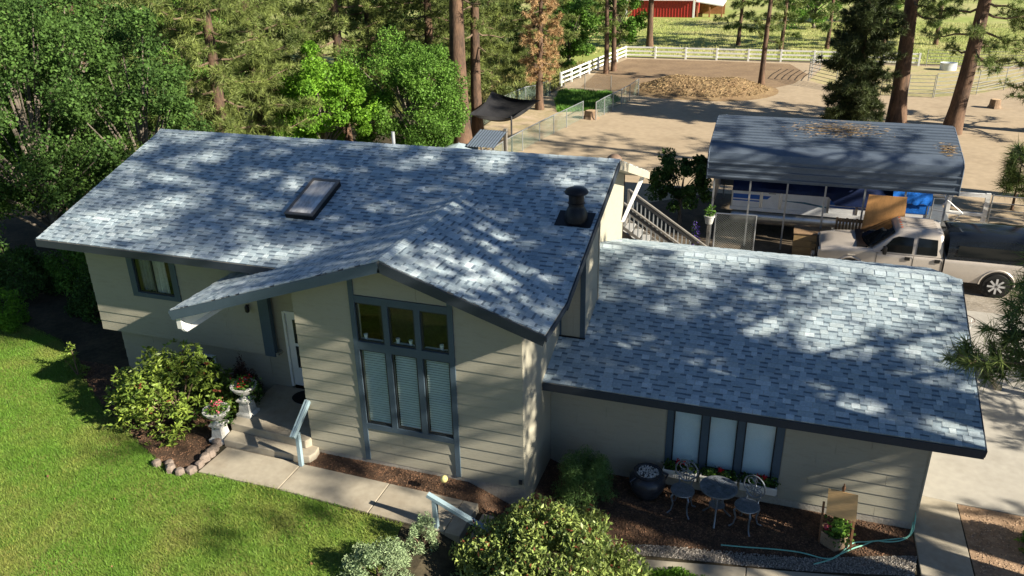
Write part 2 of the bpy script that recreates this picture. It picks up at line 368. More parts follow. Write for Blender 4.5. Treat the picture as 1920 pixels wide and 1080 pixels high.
# wing: gable front in three bays, tall window in the middle one
WL, WR = -4.8736, 0.
wt = lambda x: zw(x)-.16
zb = .30
wing = MB()
def prism_wall(b, pts, y0, y1): b.loft([[(x, y0, z) for x, z in pts], [(x, y1, z) for x, z in pts]])
prism_wall(wing, [(WL, -.35), (-3.42, -.35), (-3.42, wt(-3.42)), (WL, wt(WL))], 0, .12)
prism_wall(wing, [(-1.48, -.35), (-.004, -.35), (-.004, wt(0)), (-1.48, wt(-1.48))], 0, .12)
prism_wall(wing, [(-3.42, -.35), (-1.48, -.35), (-1.48, 1.22), (-3.42, 1.22)], 0, .12)
prism_wall(wing, [(-3.42, 4.02), (-1.48, 4.02), (-1.48, wt(-1.48)), (XA, wt(XA)), (-3.42, wt(-3.42))], 0, .12)
wing.loft([[(-.12, y, z) for y, z in q] for q in [[(.12, -.4), (2.61, -.4), (2.61, 3.9), (.12, 3.9)]]]+[[(0, y, z) for y, z in [(.12, -.4), (2.61, -.4), (2.61, 3.9), (.12, 3.9)]]])
wing.box(WL, WL+.12, .12, 1.75, .2, 4.1)
ww = wing.build('wing_wall', M_side, house)
MB().box(WL-.006, WR+.006, -.012, .1, -.45, zb).build('foundation', M_found, house)
boards(ww, (0, 0, 0), (1, 0, 0), (0, -1, 0), [(WL, zb), (-3.55, zb), (-3.55, wt(-3.55)), (WL, wt(WL))], zb)
boards(ww, (0, 0, 0), (1, 0, 0), (0, -1, 0), [(-1.36, zb), (WR, zb), (WR, wt(WR)), (-1.36, wt(-1.36))], zb)
boards(ww, (0, 0, 0), (1, 0, 0), (0, -1, 0), [(-3.44, zb), (-1.47, zb), (-1.47, 1.12), (-3.44, 1.12)], zb)
boards(ww, (0, 0, 0), (1, 0, 0), (0, -1, 0), [(-3.44, 4.18), (-1.47, 4.18), (-1.47, wt(-1.47)), (XA, wt(XA)), (-3.44, wt(-3.44))], 4.18, .5, .004, .012)
boards(ww, (0, 0, 0), (0, 1, 0), (1, 0, 0), [(.0, .0), (2.6, .0), (2.6, 3.92), (.0, 3.92)], .0, .255, .002, .008)
def trim(name, x0, x1, z0, z1, y=-.034, y1=.01, m=None): return MB().box(x0, x1, y, y1, z0, z1).build(name, m or M_trim, house)
trim('trim_board', -3.55, -3.44, .30, wt(-3.5)-.005, -.036); trim('trim_board', -1.47, -1.36, .30, wt(-1.41)-.005, -.036)
# the tall window: three lights over three, frames proud, panes set back
win = MB()
for z0, z1 in ((1.10, 1.22), (2.98, 3.16), (4.02, 4.17)): win.box(-3.438, -1.472, -.034, .06, z0, z1)
for x0, x1 in ((-2.85, -2.73), (-2.17, -2.05)): win.box(x0, x1, -.031, .06, 1.221, 2.979); win.box(x0, x1, -.031, .06, 3.161, 4.019)
winf = win.build('window', M_trim, house); winf['label'] = 'tall six-light window with slate blue frame in the gable wall'
M_bronze = mat('dark window sash', (.03, .035, .04), .4, .1, 5)
M_blind = mat('pale blind slats', (.55, .60, .60), .5, .06, 5)
for bx0, bx1 in ((-3.438, -2.852), (-2.728, -2.172), (-2.048, -1.472)):
    for z0, z1 in ((1.222, 2.978), (3.162, 4.018)):
        f = MB(); t = .035
        f.box(bx0, bx1, .0, .03, z0, z0+t); f.box(bx0, bx1, .0, .03, z1-t, z1); f.box(bx0, bx0+t, .0, .03, z0+t, z1-t); f.box(bx1-t, bx1, .0, .03, z0+t, z1-t)
        f.build('sash', M_bronze, winf); MB().box(bx0+t, bx1-t, .012, .016, z0+t, z1-t).build('pane', M_glass, winf)
        if z0 < 2:
            s = MB(); zz = z0+t
            while zz < z1-t-.03: s.hexa([(bx0+t, .06, zz), (bx1-t, .06, zz), (bx1-t, .078, zz+.034), (bx0+t, .078, zz+.034), (bx0+t, .06, zz+.002), (bx1-t, .06, zz+.002), (bx1-t, .078, zz+.036), (bx0+t, .078, zz+.036)]); zz += .056
            s.build('blind_slats', M_blind, winf, kind='stuff')
        else:
            MB().box(bx0+.02, bx1-.02, .04, .13, z0-.03, z0+.015).build('inner_sill', M_white, winf)
            for k, dx in enumerate((.12, .40) if bx0 > -2.8 and bx0 < -2.5 else (.12,) if bx0 < -3 else (.38,)):
                MB().lathe((bx0+dx, .085, z0+.015), [(.032, 0), (.042, .1), (.042, .11), (.03, .11)], 10).build('window_cup', M_white, winf)
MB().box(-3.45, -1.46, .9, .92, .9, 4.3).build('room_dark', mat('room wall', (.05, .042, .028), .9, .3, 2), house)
# main block: upper storey overhangs the lower one
YM, YLO = 1.55, 1.75
mw = MB()
mw.box(-11.8, -10.42, YM, YM+.1, 1.49, 3.92); mw.box(-9.22, -6.93, YM, YM+.1, 1.49, 3.92); mw.box(-10.42, -9.22, YM, YM+.1, 1.49, 2.68); mw.box(-10.42, -9.22, YM, YM+.1, 3.62, 3.92)
mw.box(-11.8, -6.6, YM+.002, YLO+.3, 1.49, 1.56)
mw.box(-11.8, -11.68, YM+.1, 9.6, 1.5, 4.0)
mw.loft([[(x, y, z) for y, z in [(YM, 3.9), (9.6, 3.9), (YR, ZR-.2)]] for x in (-11.8, -11.68)])
mw.loft([[(x, y, z) for y, z in [(2.612, 2.2), (9.6, 2.2), (9.6, zm(9.6)-.16), (YR, ZR-.16), (2.612, zm(2.612)-.16)]] for x in (-.12, 0.)])
mw.box(-11.45, 0, 9.48, 9.6, -.4, 4.2)
mw.box(-11.8, -4.88, YM+.1, YM+.12, 3.9, 3.98)
mwo = mw.build('main_wall', M_side, house)
boards(mwo, (0, YM, 0), (1, 0, 0), (0, -1, 0), [(-11.8, 1.49), (-10.53, 1.49), (-10.53, 3.9), (-11.8, 3.9)], 1.49)
boards(mwo, (0, YM, 0), (1, 0, 0), (0, -1, 0), [(-10.53, 1.49), (-9.11, 1.49), (-9.11, 2.58), (-10.53, 2.58)], 1.49)
boards(mwo, (0, YM, 0), (1, 0, 0), (0, -1, 0), [(-9.11, 1.49), (-6.94, 1.49), (-6.94, 3.9), (-9.11, 3.9)], 1.49)
MB().box(-6.94, -6.66, YM-.03, YM+.1, 1.47, 3.9).build('trim_board', M_trim, house)
lw = MB(); lw.box(-11.45, -6.47, YLO, YLO+.12, -.2, 1.49); lw.box(-6.94, -6.47, YLO, YLO+.12, 1.49, 3.9); lw.box(-6.47, -4.88, YLO, YLO+.12, 2.60, 3.9); lw.box(-5.57, -4.88, YLO, YLO+.12, .3, 2.6); lw.box(-11.45, -11.33, YLO+.12, 9.5, -.2, 1.49)
lwo = lw.build('lower_wall', M_side, house)
boards(lwo, (0, YLO, 0), (1, 0, 0), (0, -1, 0), [(-11.45, .1), (-6.99, .1), (-6.99, 1.48), (-11.45, 1.48)], .1, .255, .003, .016)
lwin = MB(); lwin.box(-9.3, -8.6, YLO-.04, YLO+.02, .55, 1.10).build('window', M_white, house); MB().box(-9.24, -8.66, YLO-.046, YLO-.042, .61, 1.04).build('pane', mat('dark pane', (.03, .035, .04), .1, .1, 3), house)
# main-storey window with curtain
mwin = MB()
for x0, x1, z0, z1 in ((-10.53, -10.36, 2.585, 3.78), (-9.28, -9.11, 2.585, 3.78), (-10.359, -9.281, 2.585, 2.70), (-10.359, -9.281, 3.63, 3.78)): mwin.box(x0, x1, YM-.035, YM+.07, z0, z1)
mo = mwin.build('window', M_trim, house)
f = MB(); f.box(-10.359, -10.325, YM, YM+.04, 2.70, 3.63); f.box(-9.315, -9.281, YM, YM+.04, 2.70, 3.63); f.box(-10.325, -9.315, YM, YM+.04, 2.70, 2.735); f.box(-9.86, -9.82, YM, YM+.04, 2.735, 3.63); f.build('sash', M_bronze, mo)
MB().box(-10.325, -9.315, YM+.015, YM+.019, 2.735, 3.63).build('pane', M_glass, mo)
cv = MB(); prev = None; rings = []
for i in range(41):
    x = -9.92+.40*i/40; rings.append([(x+.0, YM+.10+.025*math.sin(i*1.1), 3.66), (x-.02*math.sin(i*.4), YM+.10+.03*math.sin(i*1.1+.3), 2.70)])
cv.loft(rings, close=False, cap=False); cv.build('curtain', mat('lace curtain', (.62, .60, .56), .9, .15, 14), mo)
cv = MB(); rings = []
for i in range(31):
    x = -10.33+.44*i/30; rings.append([(x, YM+.14+.02*math.sin(i*.9), 3.66), (x, YM+.14+.025*math.sin(i*.9+.3), 2.70)])
cv.loft(rings, close=False, cap=False); cv.build('curtain', mat('grey curtain', (.22, .22, .23), .9, .15, 14), mo)
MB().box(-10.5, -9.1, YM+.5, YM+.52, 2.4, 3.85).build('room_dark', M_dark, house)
# front door
door = MB(); door.box(-6.41, -5.59, YLO+.03, YLO+.075, .62, 2.56); do = door.build('door', M_white, house, bevel=.006)
for x0, x1, z0, z1 in ((-6.47, -6.411, .60, 2.60), (-5.589, -5.53, .60, 2.60), (-6.411, -5.589, 2.561, 2.62)): MB().box(x0, x1, YLO-.02, YLO+.10, z0, z1).build('door_frame', M_white, do)
for z0, z1 in ((1.12, 1.70), (1.78, 2.40)): MB().box(-6.24, -5.76, YLO+.022, YLO+.028, z0, z1).build('pane', mat('dark pane', (.03, .035, .04), .1, .1, 3), do)
MB().tube([(-5.66, YLO+.03, 1.55), (-5.66, YLO-.04, 1.55)], .025, 10).build('handle', mat('brass', (.5, .36, .12), .3, .1, 8, metal=1), do)
# bracket beam under the porch roof and corner lamp
MB().prism([(-7.50, YW+.10, zw(-7.42)-.16), (-7.50, YW+.10, 3.03), (-7.42, YW+.10, 2.98), (-6.35, 1.48, zw(-6.5)-.2), (-6.5, 1.48, zw(-6.5)-.16)], (.10, .0, 0)).build('roof_bracket', M_white, house)
MB().box(-7.50, -7.38, YW+.04, YW+.15, 3.06, zw(-7.4)-.155).build('roof_bracket_end', M_white, house)
l = MB(); l.lathe((-7.19, YM-.10, 2.60), [(.02, .0), (.05, .03), (.055, .14), (.03, .19), (.01, .21)], 10); l.bar((-7.19, YM, 2.76), (-7.19, YM-.1, 2.78), .025); l.build('wall_lamp', M_black, house, smooth=True)
# garage
YGF, XGW = 1.9141, 7.4554
gw = MB(); zt = 1.94
gw.box(.004, 2.66, YGF, YGF+.12, -.32, zt); gw.box(4.72, XGW, YGF, YGF+.12, -.32, zt); gw.box(2.66, 4.72, YGF, YGF+.12, -.32, .20); gw.box(2.66, 4.72, YGF, YGF+.12, 1.58, zt)
gw.loft([[(x, y, z) for y, z in [(YGF+.12, -.4), (9, -.4), (9, zg(9)-.16), (YGR, ZGR-.16), (YGF+.12, zg(YGF)-.16)]] for x in (XGW-.12, XGW)])
gw.box(0, XGW, 8.9, 9.0, -.4, 2.3)
go = gw.build('garage_wall', M_side, house)
MB().box(-.0, XGW-.02, YGF-.006, YGF+.1, -.45, -.22).build('foundation', M_found, house)
gz = -.22
boards(go, (0, YGF, 0), (1, 0, 0), (0, -1, 0), [(.01, gz), (2.52, gz), (2.52, zt), (.01, zt)], gz)
boards(go, (0, YGF, 0), (1, 0, 0), (0, -1, 0), [(2.524, gz), (4.856, gz), (4.856, .13), (2.524, .13)], gz)
boards(go, (0, YGF, 0), (1, 0, 0), (0, -1, 0), [(4.86, gz), (XGW, gz), (XGW, zt), (4.86, zt)], gz)
MB().box(XGW-.004, XGW+.03, YGF-.026, YGF+.10, -.25, 2.0).build('corner_board', M_side, house)
gwn = MB()
for x0, x1 in ((2.53, 2.66), (3.24, 3.38), (3.95, 4.09), (4.70, 4.85)): gwn.box(x0, x1, YGF-.034, YGF+.08, .12, 1.74)
for x0, x1 in ((2.661, 3.239), (3.381, 3.949), (4.091, 4.699)): gwn.box(x0, x1, YGF-.03, YGF+.08, .12, .20); gwn.box(x0, x1, YGF-.03, YGF+.08, 1.58, 1.74)
gno = gwn.build('window', M_trim, house); gno['label'] = 'three-light garage window with drawn white shades'
M_shade = mat('white roller shade with sky tint', (.66, .75, .86), .8, .03, 4)  # white shades, with the blue of the sky light put into their colour
for x0, x1 in ((2.661, 3.239), (3.381, 3.949), (4.091, 4.699)):
    f = MB(); f.box(x0, x0+.025, YGF+.01, YGF+.04, .20, 1.58); f.box(x1-.025, x1, YGF+.01, YGF+.04, .20, 1.58); f.box(x0+.025, x1-.025, YGF+.01, YGF+.04, .20, .225); f.box(x0+.025, x1-.025, YGF+.01, YGF+.04, 1.555, 1.58); f.build('sash', M_bronze, gno)
    MB().box(x0+.025, x1-.025, YGF+.02, YGF+.024, .225, 1.555).build('pane', M_glass, gno); MB().box(x0+.01, x1-.01, YGF+.06, YGF+.066, .21, 1.57).build('roller_shade', M_shade, gno)
# chimney chase on the end wall, stove pipe, skylight, roof vent
CX, C0, C1 = .555, 2.61, 3.8768
ch = MB(); ch.loft([[(x, y, z) for y, z in [(C0, 2.3), (C1, 2.6), (C1, zm(C1)-.16), (C0, zm(C0)-.16)]] for x in (.001, CX)])
cho = ch.build('chimney_chase', M_side, house)
for x0, x1 in ((.05, .17), (.176, .32), (.326, .46)): MB().box(x0, x1, C0-.012, C0, 2.5, zm(C0)-.18).build('panel_board', M_side, cho)
MB().box(.0, .045, C0-.022, C0-.001, 2.49, zm(C0)-.18).build('trim_board', M_trim, cho); MB().box(.462, CX+.015, C0-.022, C0-.001, 2.49, zm(C0)-.18).build('trim_board', M_trim, cho)
MB().box(CX+.001, CX+.016, C1-.09, C1+.01, 2.8, zm(C1)-.18).build('trim_board', M_soff, cho); MB().box(0, CX+.03, C0-.05, C0, 2.485, 2.515).build('flashing', M_black, cho)
sp = MB(); P0 = Vector((.14, 3.40, zm(3.40))); sp.lathe(P0-Z*.02, [(.26, -.02), (.255, .04), (.25, .12), (.19, .27), (.165, .30), (.165, .36), (.185, .37), (.185, .39), (.165, .40), (.165, .56), (.15, .57)], 24)
spo = sp.build('stove_pipe', M_black, house, smooth=True)
MB().lathe(P0+Z*.56, [(.14, .0), (.25, .015), (.26, .04), (.22, .10), (.12, .14), (.02, .15)], 24).build('pipe_cap', M_black, spo, smooth=True)
nrm = Vector((0, -MS, 1)).normalized(); sv = Vector((0, 1, MS)).normalized()
def onroof(x, y, h=0): return Vector((x, y, zm(y)))+nrm*h
MB().hexa([onroof(-.27, 3.12, .0), onroof(.52, 3.12, .0), onroof(.52, 3.62, .0), onroof(-.27, 3.62, .0), onroof(-.27, 3.12, .022), onroof(.52, 3.12, .022), onroof(.52, 3.62, .022), onroof(-.27, 3.62, .022)]).build('pipe_flashing', M_black, spo)
def rbox(m, x0, x1, y0, y1, h0, h1): m.hexa([onroof(x0, y0, h0), onroof(x1, y0, h0), onroof(x1, y1, h0), onroof(x0, y1, h0), onroof(x0, y0, h1), onroof(x1, y0, h1), onroof(x1, y1, h1), onroof(x0, y1, h1)])
s = MB(); a, b_, c, d = -6.52, -5.79, 2.50, 3.84
for q in ((a, b_, c, c+.06), (a, b_, d-.06, d), (a, a+.06, c+.06, d-.06), (b_-.06, b_, c+.06, d-.06)): rbox(s, *q, -.01, .13)
sko = s.build('skylight', M_black, house)
s = MB()
for q in ((a-.01, b_+.01, c-.01, c+.06), (a-.01, b_+.01, d-.06, d+.01), (a-.01, a+.06, c+.06, d-.06), (b_-.06, b_+.01, c+.06, d-.06)): rbox(s, *q, .131, .16)
s.build('frame', mat('bronze skylight rim', (.22, .20, .18), .35, .15, 5, metal=.8), sko)
s = MB(); rbox(s, a+.06, b_-.06, c+.06, d-.06, .12, .14); s.build('dome', mat('skylight dome', (.42, .43, .44), .15, .35, 1.6, spec=.8, stretch=(1, .25, 1)), sko)
MB().tube([(-5.62, 6.4, zm(6.4)-.1), (-5.62, 6.4, zm(6.4)+.40)], .045, 10).build('vent_pipe', mat('grey vent', (.3, .32, .34), .5, .1, 4), house)
MB().lathe((.0, 8.0, zm(8.0)-.05), [(.22, 0), (.22, .12), (.19, .26), (.1, .33), (.02, .35)], 16).build('roof_vent', mat('brown vent', (.16, .11, .08), .6, .2, 5), house, smooth=True)
MB().prism([(.003, 9.2, 2.9), (.003, 9.35, 2.9), (.40, 10.0, zm(10.0)-.2), (.40, 9.8, zm(9.8)-.2)], (.09, 0, 0)).build('roof_bracket', M_white, house)
# outlets on the wing wall
MB().box(-.10, -.03, -.05, -.02, .42, .52).build('outlet_box', M_bronze, house)
# ------------------------------------------------------------------ front garden
def slab(name, pts, z0, z1, m, parent=None, bevel=.012): return MB().prism([(x, y, z0) for x, y in pts], (0, 0, z1-z0)).build(name, m, parent, bevel=bevel)
LAWN = [(-30, -26), (-1.6, -26), (-1.75, -3.2), (-1.95, -1.62), (-4.9, -1.40), (-6.9, -1.42), (-7.6, -1.5), (-8.5, -1.1), (-9.6, -.55), (-10.9, .1), (-12.2, .9), (-13.2, 1.7), (-14.6, 2.5), (-16.0, 2.9), (-18, 3.3), (-30, 4.4)]
struct(sheet('lawn', LAWN, M_lawn, .0))
BEDL = [(-7.0, -1.36), (-7.6, -1.45), (-8.5, -1.05), (-9.6, -.5), (-10.9, .15), (-12.2, .95), (-13.2, 1.75), (-13.2, 1.8), (-7.0, 1.8)]
struct(sheet('entry_bed', BEDL, M_mulch, .004))
struct(sheet('wing_bed', [(-4.76, -.52), (-.9, -.61), (-.1, -.62), (.0, -.9), (1.0, -.9), (1.0, 0.), (0.02, 0.), (-4.76, .05)], M_mulch, .006))
struct(sheet('garage_bed', [(.0, -.9), (2.75, -.02), (4.4, .2), (5.4, .45), (7.3, 1.12), (7.46, 1.15), (7.46, 1.95), (.0, 1.95)], M_mulch, .004))
struct(sheet('gravel_strip', [(1.2, -.75), (2.6, -.38), (4.4, -.1), (5.6, .12), (7.35, .55), (7.46, 1.13), (7.3, 1.10), (5.4, .43), (4.4, .18), (2.75, -.04), (1.2, -.45)], mat('gravel bed', (.24, .215, .185), .95, .35, 9, .9, col2=(.13, .115, .10), bscale=50), .008))
walk = thing('walkway', 'tan concrete front walk along the lawn to the porch', 'walkway', (-4, -1, .2), world=True)
slab('slab', [(-6.83, -1.40), (-4.865, -1.395), (-4.865, -.50), (-6.80, -.46)], .1, .225, M_conc, walk)
slab('slab', [(-4.85, -1.395), (-2.75, -1.50), (-2.75, -.555), (-4.85, -.505)], .1, .222, M_conc, walk)
slab('slab', [(-2.735, -1.50), (-1.10, -1.58), (-1.10, -.60), (-2.735, -.555)], .1, .219, M_conc, walk)
st = thing('walk_steps', 'concrete steps dropping from the front walk beside the weeping bush', 'steps', (-.6, -1, -.4), world=True)
for i in range(3): slab('step', [(-1.09+.33*i, -1.58), (-.765+.33*i, -1.6), (-.765+.33*i, -.60), (-1.09+.33*i, -.60)], -.42, .16-.18*i if i else .215, M_conc, st)
low = thing('lower_walk', 'grey concrete lower walk below the gravel strip', 'walkway', (4, -.9, -.4), world=True)
for i, (x0, x1) in enumerate(((-.08, 2.2), (2.215, 4.4), (4.415, 6.4), (6.415, 8.4))):
    f = lambda x: -1.0+.19*(x-.5)
    slab('slab', [(x0, f(x0)-.9), (x1, f(x1)-.9), (x1, f(x1)+.1), (x0, f(x0)+.1)], -.5, -.372-.002*i, M_conc, low)
porch = thing('porch', 'concrete entry porch with one long step below the door', 'porch', (-6, .5, .2), world=True)
slab('porch_slab', [(-6.98, -.02), (-4.95, -.16), (-4.88, -.06), (-4.88, 1.75), (-6.98, 1.75)], .1, .56, M_conc, porch, .02)
slab('step', [(-6.90, -.42), (-4.93, -.45), (-4.72, -.40), (-4.66, -.25), (-4.70, -.03), (-4.885, -.01), (-4.955, -.165), (-6.975, -.025)], .1, .37, M_conc, porch, .02)
gpath = thing('garage_path', 'concrete path along the garage end wall', 'path', (8, 1, -.4), world=True)
slab('slab', [(7.47, -2), (8.36, -2), (8.40, 3.03), (7.47, 3.10)], -.5, -.375, M_conc, gpath)
struct(sheet('side_bed', [(8.40, -3), (30, -3), (30, 2.4), (12, 2.9), (8.42, 3.02)], M_dirt, .006))
struct(slab('driveway', [(7.47, 3.115), (8.42, 3.04), (12, 2.92), (30, 2.42), (30, 13.2), (9.0, 13.2), (7.47, 13.0)], -.5, -.384, M_drive))
struct(sheet('yard_gravel', [(1.0, 9.2), (7.46, 9.2), (7.46, 13.0), (9, 13.2), (30, 13.2), (30, 16.3), (.4, 16.3)], mat('yard gravel', (.30, .27, .23), .95, .25, 2, .6, col2=(.2, .175, .14)), .002))
mat_o = MB(); mat_o.lathe((-5.85, 1.42, .563), [(.38, 0), (.385, .01), (.37, .016)], 28, .8); tag(mat_o.build('doormat', mat('black rubber mat', (.012, .011, .011), .9, .2, 20)), 'black rounded doormat on the porch at the front door', 'mat')
# handrails
M_rail = mat('pale blue painted rail', (.24, .33, .38), .5, .08, 4)
h = thing('handrail', 'pale blue wooden handrail beside the porch step', 'handrail', (-4.82, -.56, .22), world=True)
MB().bar((-4.83, -.56, .22), (-4.84, -.52, 1.02), .085).build('post', M_rail, h, bevel=.004)
MB().bar((-4.86, -.72, 1.02), (-4.87, .0, 1.50), .05, .10).build('rail', M_rail, h); MB().bar((-4.80, -.72, 1.03), (-4.80, -.02, 1.51), .05, .10).build('rail', M_rail, h)
h = thing('handrail', 'pale blue wooden handrail at the walk steps behind the sage', 'handrail', (-1.25, -1.5, .22), world=True)
MB().bar((-1.28, -1.50, .2), (-1.28, -1.50, .86), .09).build('post', M_rail, h, bevel=.004); MB().bar((-1.42, -1.50, .96), (.1, -1.50, .26), .10, .07).build('rail', M_rail, h); MB().bar((.02, -1.5, -.4), (.02, -1.5, .28), .09).build('post', M_rail, h)
# stones along the entry bed
M_stone = mat('edging stone', (.21, .17, .145), .9, .2, 6, .5)
rs = random.Random(3)
for i, (x, y) in enumerate([(-7.60, -1.36), (-7.42, -1.52), (-7.18, -1.55), (-6.98, -1.44), (-6.95, -1.20), (-6.98, -.98), (-7.0, -.78), (-7.03, -.60), (-7.08, -.42), (-7.85, -1.46)]):
    m = MB(); a = rs.uniform(.09, .13); n = 7; ang = [2*PI*k/n+rs.uniform(-.2, .2) for k in range(n)]; rr = [a*rs.uniform(.8, 1.15) for _ in range(n)]
    hgt = rs.uniform(.10, .16)
    m.loft([[(x+r*1.05*math.cos(t), y+r*math.sin(t), .17) for t, r in zip(ang, rr)], [(x+r*math.cos(t), y+r*math.sin(t), .2+hgt*.7) for t, r in zip(ang, rr)], [(x+.6*r*math.cos(t)+.01, y+.6*r*math.sin(t), .2+hgt) for t, r in zip(ang, rr)]])
    nm = ['at the lawn corner of', 'nearest the lawn in front of', 'second along the front of', 'at the walk corner of', 'first beside the walk on', 'second beside the walk on', 'third beside the walk on', 'fourth beside the walk on', 'last one by the white urn on', 'farthest left of'][i]
    tag(m.build('edging_stone', M_stone, bevel=.012), 'rough brown edging stone ' + nm + ' the entry bed', 'stone', 'stones edging the entry bed')
# urns on pedestals
M_plaster = mat('weathered white plaster', (.52, .52, .50), .85, .3, 9, .4, col2=(.30, .31, .30), cover=.40)
def urn(loc, label, ped=.42):
    t = thing('urn_planter', label, 'planter', loc, group='white urns by the porch')
    p = MB(); p.loft([[(-.19, -.19, 0), (.19, -.19, 0), (.19, .19, 0), (-.19, .19, 0)], [(-.19, -.19, .06), (.19, -.19, .06), (.19, .19, .06), (-.19, .19, .06)], [(-.14, -.14, .1), (.14, -.14, .1), (.14, .14, .1), (-.14, .14, .1)], [(-.115, -.115, ped-.08), (.115, -.115, ped-.08), (.115, .115, ped-.08), (-.115, .115, ped-.08)], [(-.16, -.16, ped-.03), (.16, -.16, ped-.03), (.16, .16, ped-.03), (-.16, .16, ped-.03)], [(-.16, -.16, ped), (.16, -.16, ped), (.16, .16, ped), (-.16, .16, ped)]])
    p.build('pedestal', M_plaster, t)
    u = MB(); u.lathe((0, 0, ped), [(.13, 0), (.12, .03), (.06, .08), (.07, .12), (.17, .17), (.24, .24), (.27, .31), (.30, .33), (.30, .36), (.25, .36), (.23, .31), (.05, .30)], 24); u.build('bowl', M_plaster, t, smooth=True)
    return t, ped+.31
U1 = urn((-7.12, -.22, .22), 'white urn planter on square pedestal at the front of the porch')
U2 = urn((-6.80, .42, .56), 'white urn planter on pedestal standing on the porch behind the first', .40)
# garden lamp ball on a stake
t = thing('garden_lamp', 'round pale yellow ball lamp on a stake in the mulch by the walk', 'lamp', (-1.5, -.55, .2))
MB().tube([(0, 0, 0), (0, 0, .34)], .008, 6).build('stake', M_black, t)
m = MB(); m.lathe((0, 0, .33), [(.01, 0), (.06, .03), (.078, .08), (.06, .13), (.01, .16)], 14); m.build('globe', mat('yellow globe', (.72, .66, .28), .4, .1, 9), t, smooth=True)
# window boxes
M_box = mat('white planter plastic', (.66, .66, .64), .5, .06, 6)
WB = []
for i, (x0, x1, lb) in enumerate(((2.53, 3.25, 'left of three, behind the left metal chair'), (3.30, 4.06, 'middle of three, behind the round metal table'), (4.10, 4.84, 'right of three, behind the right metal chair'))):
    t = thing('window_box', 'white window box of red geraniums, ' + lb, 'window box', ((x0+x1)/2, YGF-.17, .0), group='window boxes under the garage window')
    w = (x1-x0)/2-.01
    b = MB()
    for q in ((-w, w, -.125, -.105), (-w, w, .105, .125)): b.hexa([(q[0]+.02, q[2]*.8, .0), (q[1]-.02, q[2]*.8, .0), (q[1]-.02, q[3]*.8, .0), (q[0]+.02, q[3]*.8, .0), (q[0], q[2], .19), (q[1], q[2], .19), (q[1], q[3], .19), (q[0], q[3], .19)])
    b.box(-w, -w+.02, -.1, .1, .0, .19); b.box(w-.02, w, -.1, .1, .0, .19); b.box(-w+.02, w-.02, -.085, .085, .0, .02); b.box(-w-.008, w+.008, -.145, -.12, .17, .20)
    b.build('trough', M_box, t)
    rib = MB(); k = -w+.02
    while k < w: rib.box(k, k+.012, -.125, -.098, .02, .165); k += .05
    rib.build('ribs', M_box, t, kind='stuff'); MB().box(-w+.02, w-.02, -.1, .1, .10, .15).build('soil', M_mulch, t)
    MB().bar((w+.01, .1, -.12), (w+.01, -.10, .02), .04, .03).build('bracket', M_black, t)
    WB.append((t, w))
# dark glazed urn
t = thing('jar_planter', 'dark glazed round jar with white gravel on top, beside the garage wall', 'jar', (2.26, 1.42, -.4))
m = MB(); m.lathe((0, 0, 0), [(.20, 0), (.24, .04), (.34, .20), (.385, .34), (.37, .46), (.31, .53), (.27, .55), (.29, .60), (.30, .62), (.24, .62), (.23, .58), (.05, .575)], 28); m.build('jar', mat('dark glaze', (.030, .034, .045), .35, .3, 5, spec=.5), t, smooth=True)
for a in (.4, 2.2, 3.9): MB().tube([(.30*math.cos(a), .30*math.sin(a), .56), (.43*math.cos(a), .43*math.sin(a), .50), (.38*math.cos(a), .38*math.sin(a), .38)], .022, 8).build('lug', mat('dark glaze', (.03, .03, .04)), t, smooth=True)
g = MB(); rs = random.Random(8)
for k in range(150):
    a = rs.uniform(0, 2*PI); r = .225*math.sqrt(rs.random()); g.cbox((r*math.cos(a), r*math.sin(a), .585+rs.uniform(0, .012)), rs.uniform(.015, .035), rs.uniform(.015, .03), .018, rs.uniform(0, 3))
g.build('white_gravel', mat('white gravel', (.62, .62, .6), .8, .1, 9, island=.3), t, kind='stuff')
# cast metal bistro set
M_cast = mat('grey cast metal', (.20, .23, .27), .45, .25, 7, metal=.55, spec=.5)
def chair(loc, rz, label):
    t = thing('bistro_chair', label, 'chair', loc, rz, 'cast metal chairs under the garage window', sc=1.2)
    s = MB(); s.lathe((0, 0, .40), [(.02, .0), (.185, .0), (.205, .012), (.20, .028), (.17, .03), (.02, .022)], 24); so_ = s.build('seat', M_cast, t, smooth=True)
    for a in (.75, 2.4, 3.9, 5.5):
        c, d = math.cos(a), math.sin(a); MB().tube([(.15*c, .15*d, .41), (.205*c, .205*d, .33), (.17*c, .17*d, .18), (.20*c, .20*d, .05), (.27*c, .27*d, 0)], [.018, .02, .015, .012, .016], 7).build('leg', M_cast, t, smooth=True)
    pts = [(.19*math.cos(a)*(1.0 if math.sin(a) > -.6 else .8), .17+.03*math.sin(a)*0+.05*(.70+.21*math.sin(a)-.45), .70+.20*math.sin(a)) for a in [k*2*PI/28 for k in range(29)]]
    MB().tube(pts, .014, 7, cap=False).build('back_frame', M_cast, t, smooth=True)
    for sx in (-1, 1): MB().tube([(sx*.12, .15, .41), (sx*.10, .17, .46), (sx*.13, .18, .54)], .014, 7).build('back_post', M_cast, t, smooth=True)
    o = MB()
    for k, (cx, cz, r) in enumerate(((-.06, .78, .06), (.07, .76, .055), (0, .66, .065), (-.08, .65, .045), (.09, .64, .045), (0, .57, .05), (.0, .83, .04))):
        o.tube([(cx+r*math.cos(a), .185, cz+r*math.sin(a)) for a in [q*2*PI/12*.85+k for q in range(13)]], .009, 5)
    o.tube([(0, .18, .50), (.01, .185, .66), (0, .19, .88)], .010, 5); o.tube([(-.15, .18, .60), (0, .185, .70), (.15, .18, .60)], .010, 5)
    o.build('back_scroll', M_cast, t)
    return t
chair((3.02, 1.16, -.4), -.15, 'ornate grey cast metal chair left of the round garden table')
chair((4.30, 1.05, -.4), -.45, 'ornate grey cast metal chair right of the round garden table')
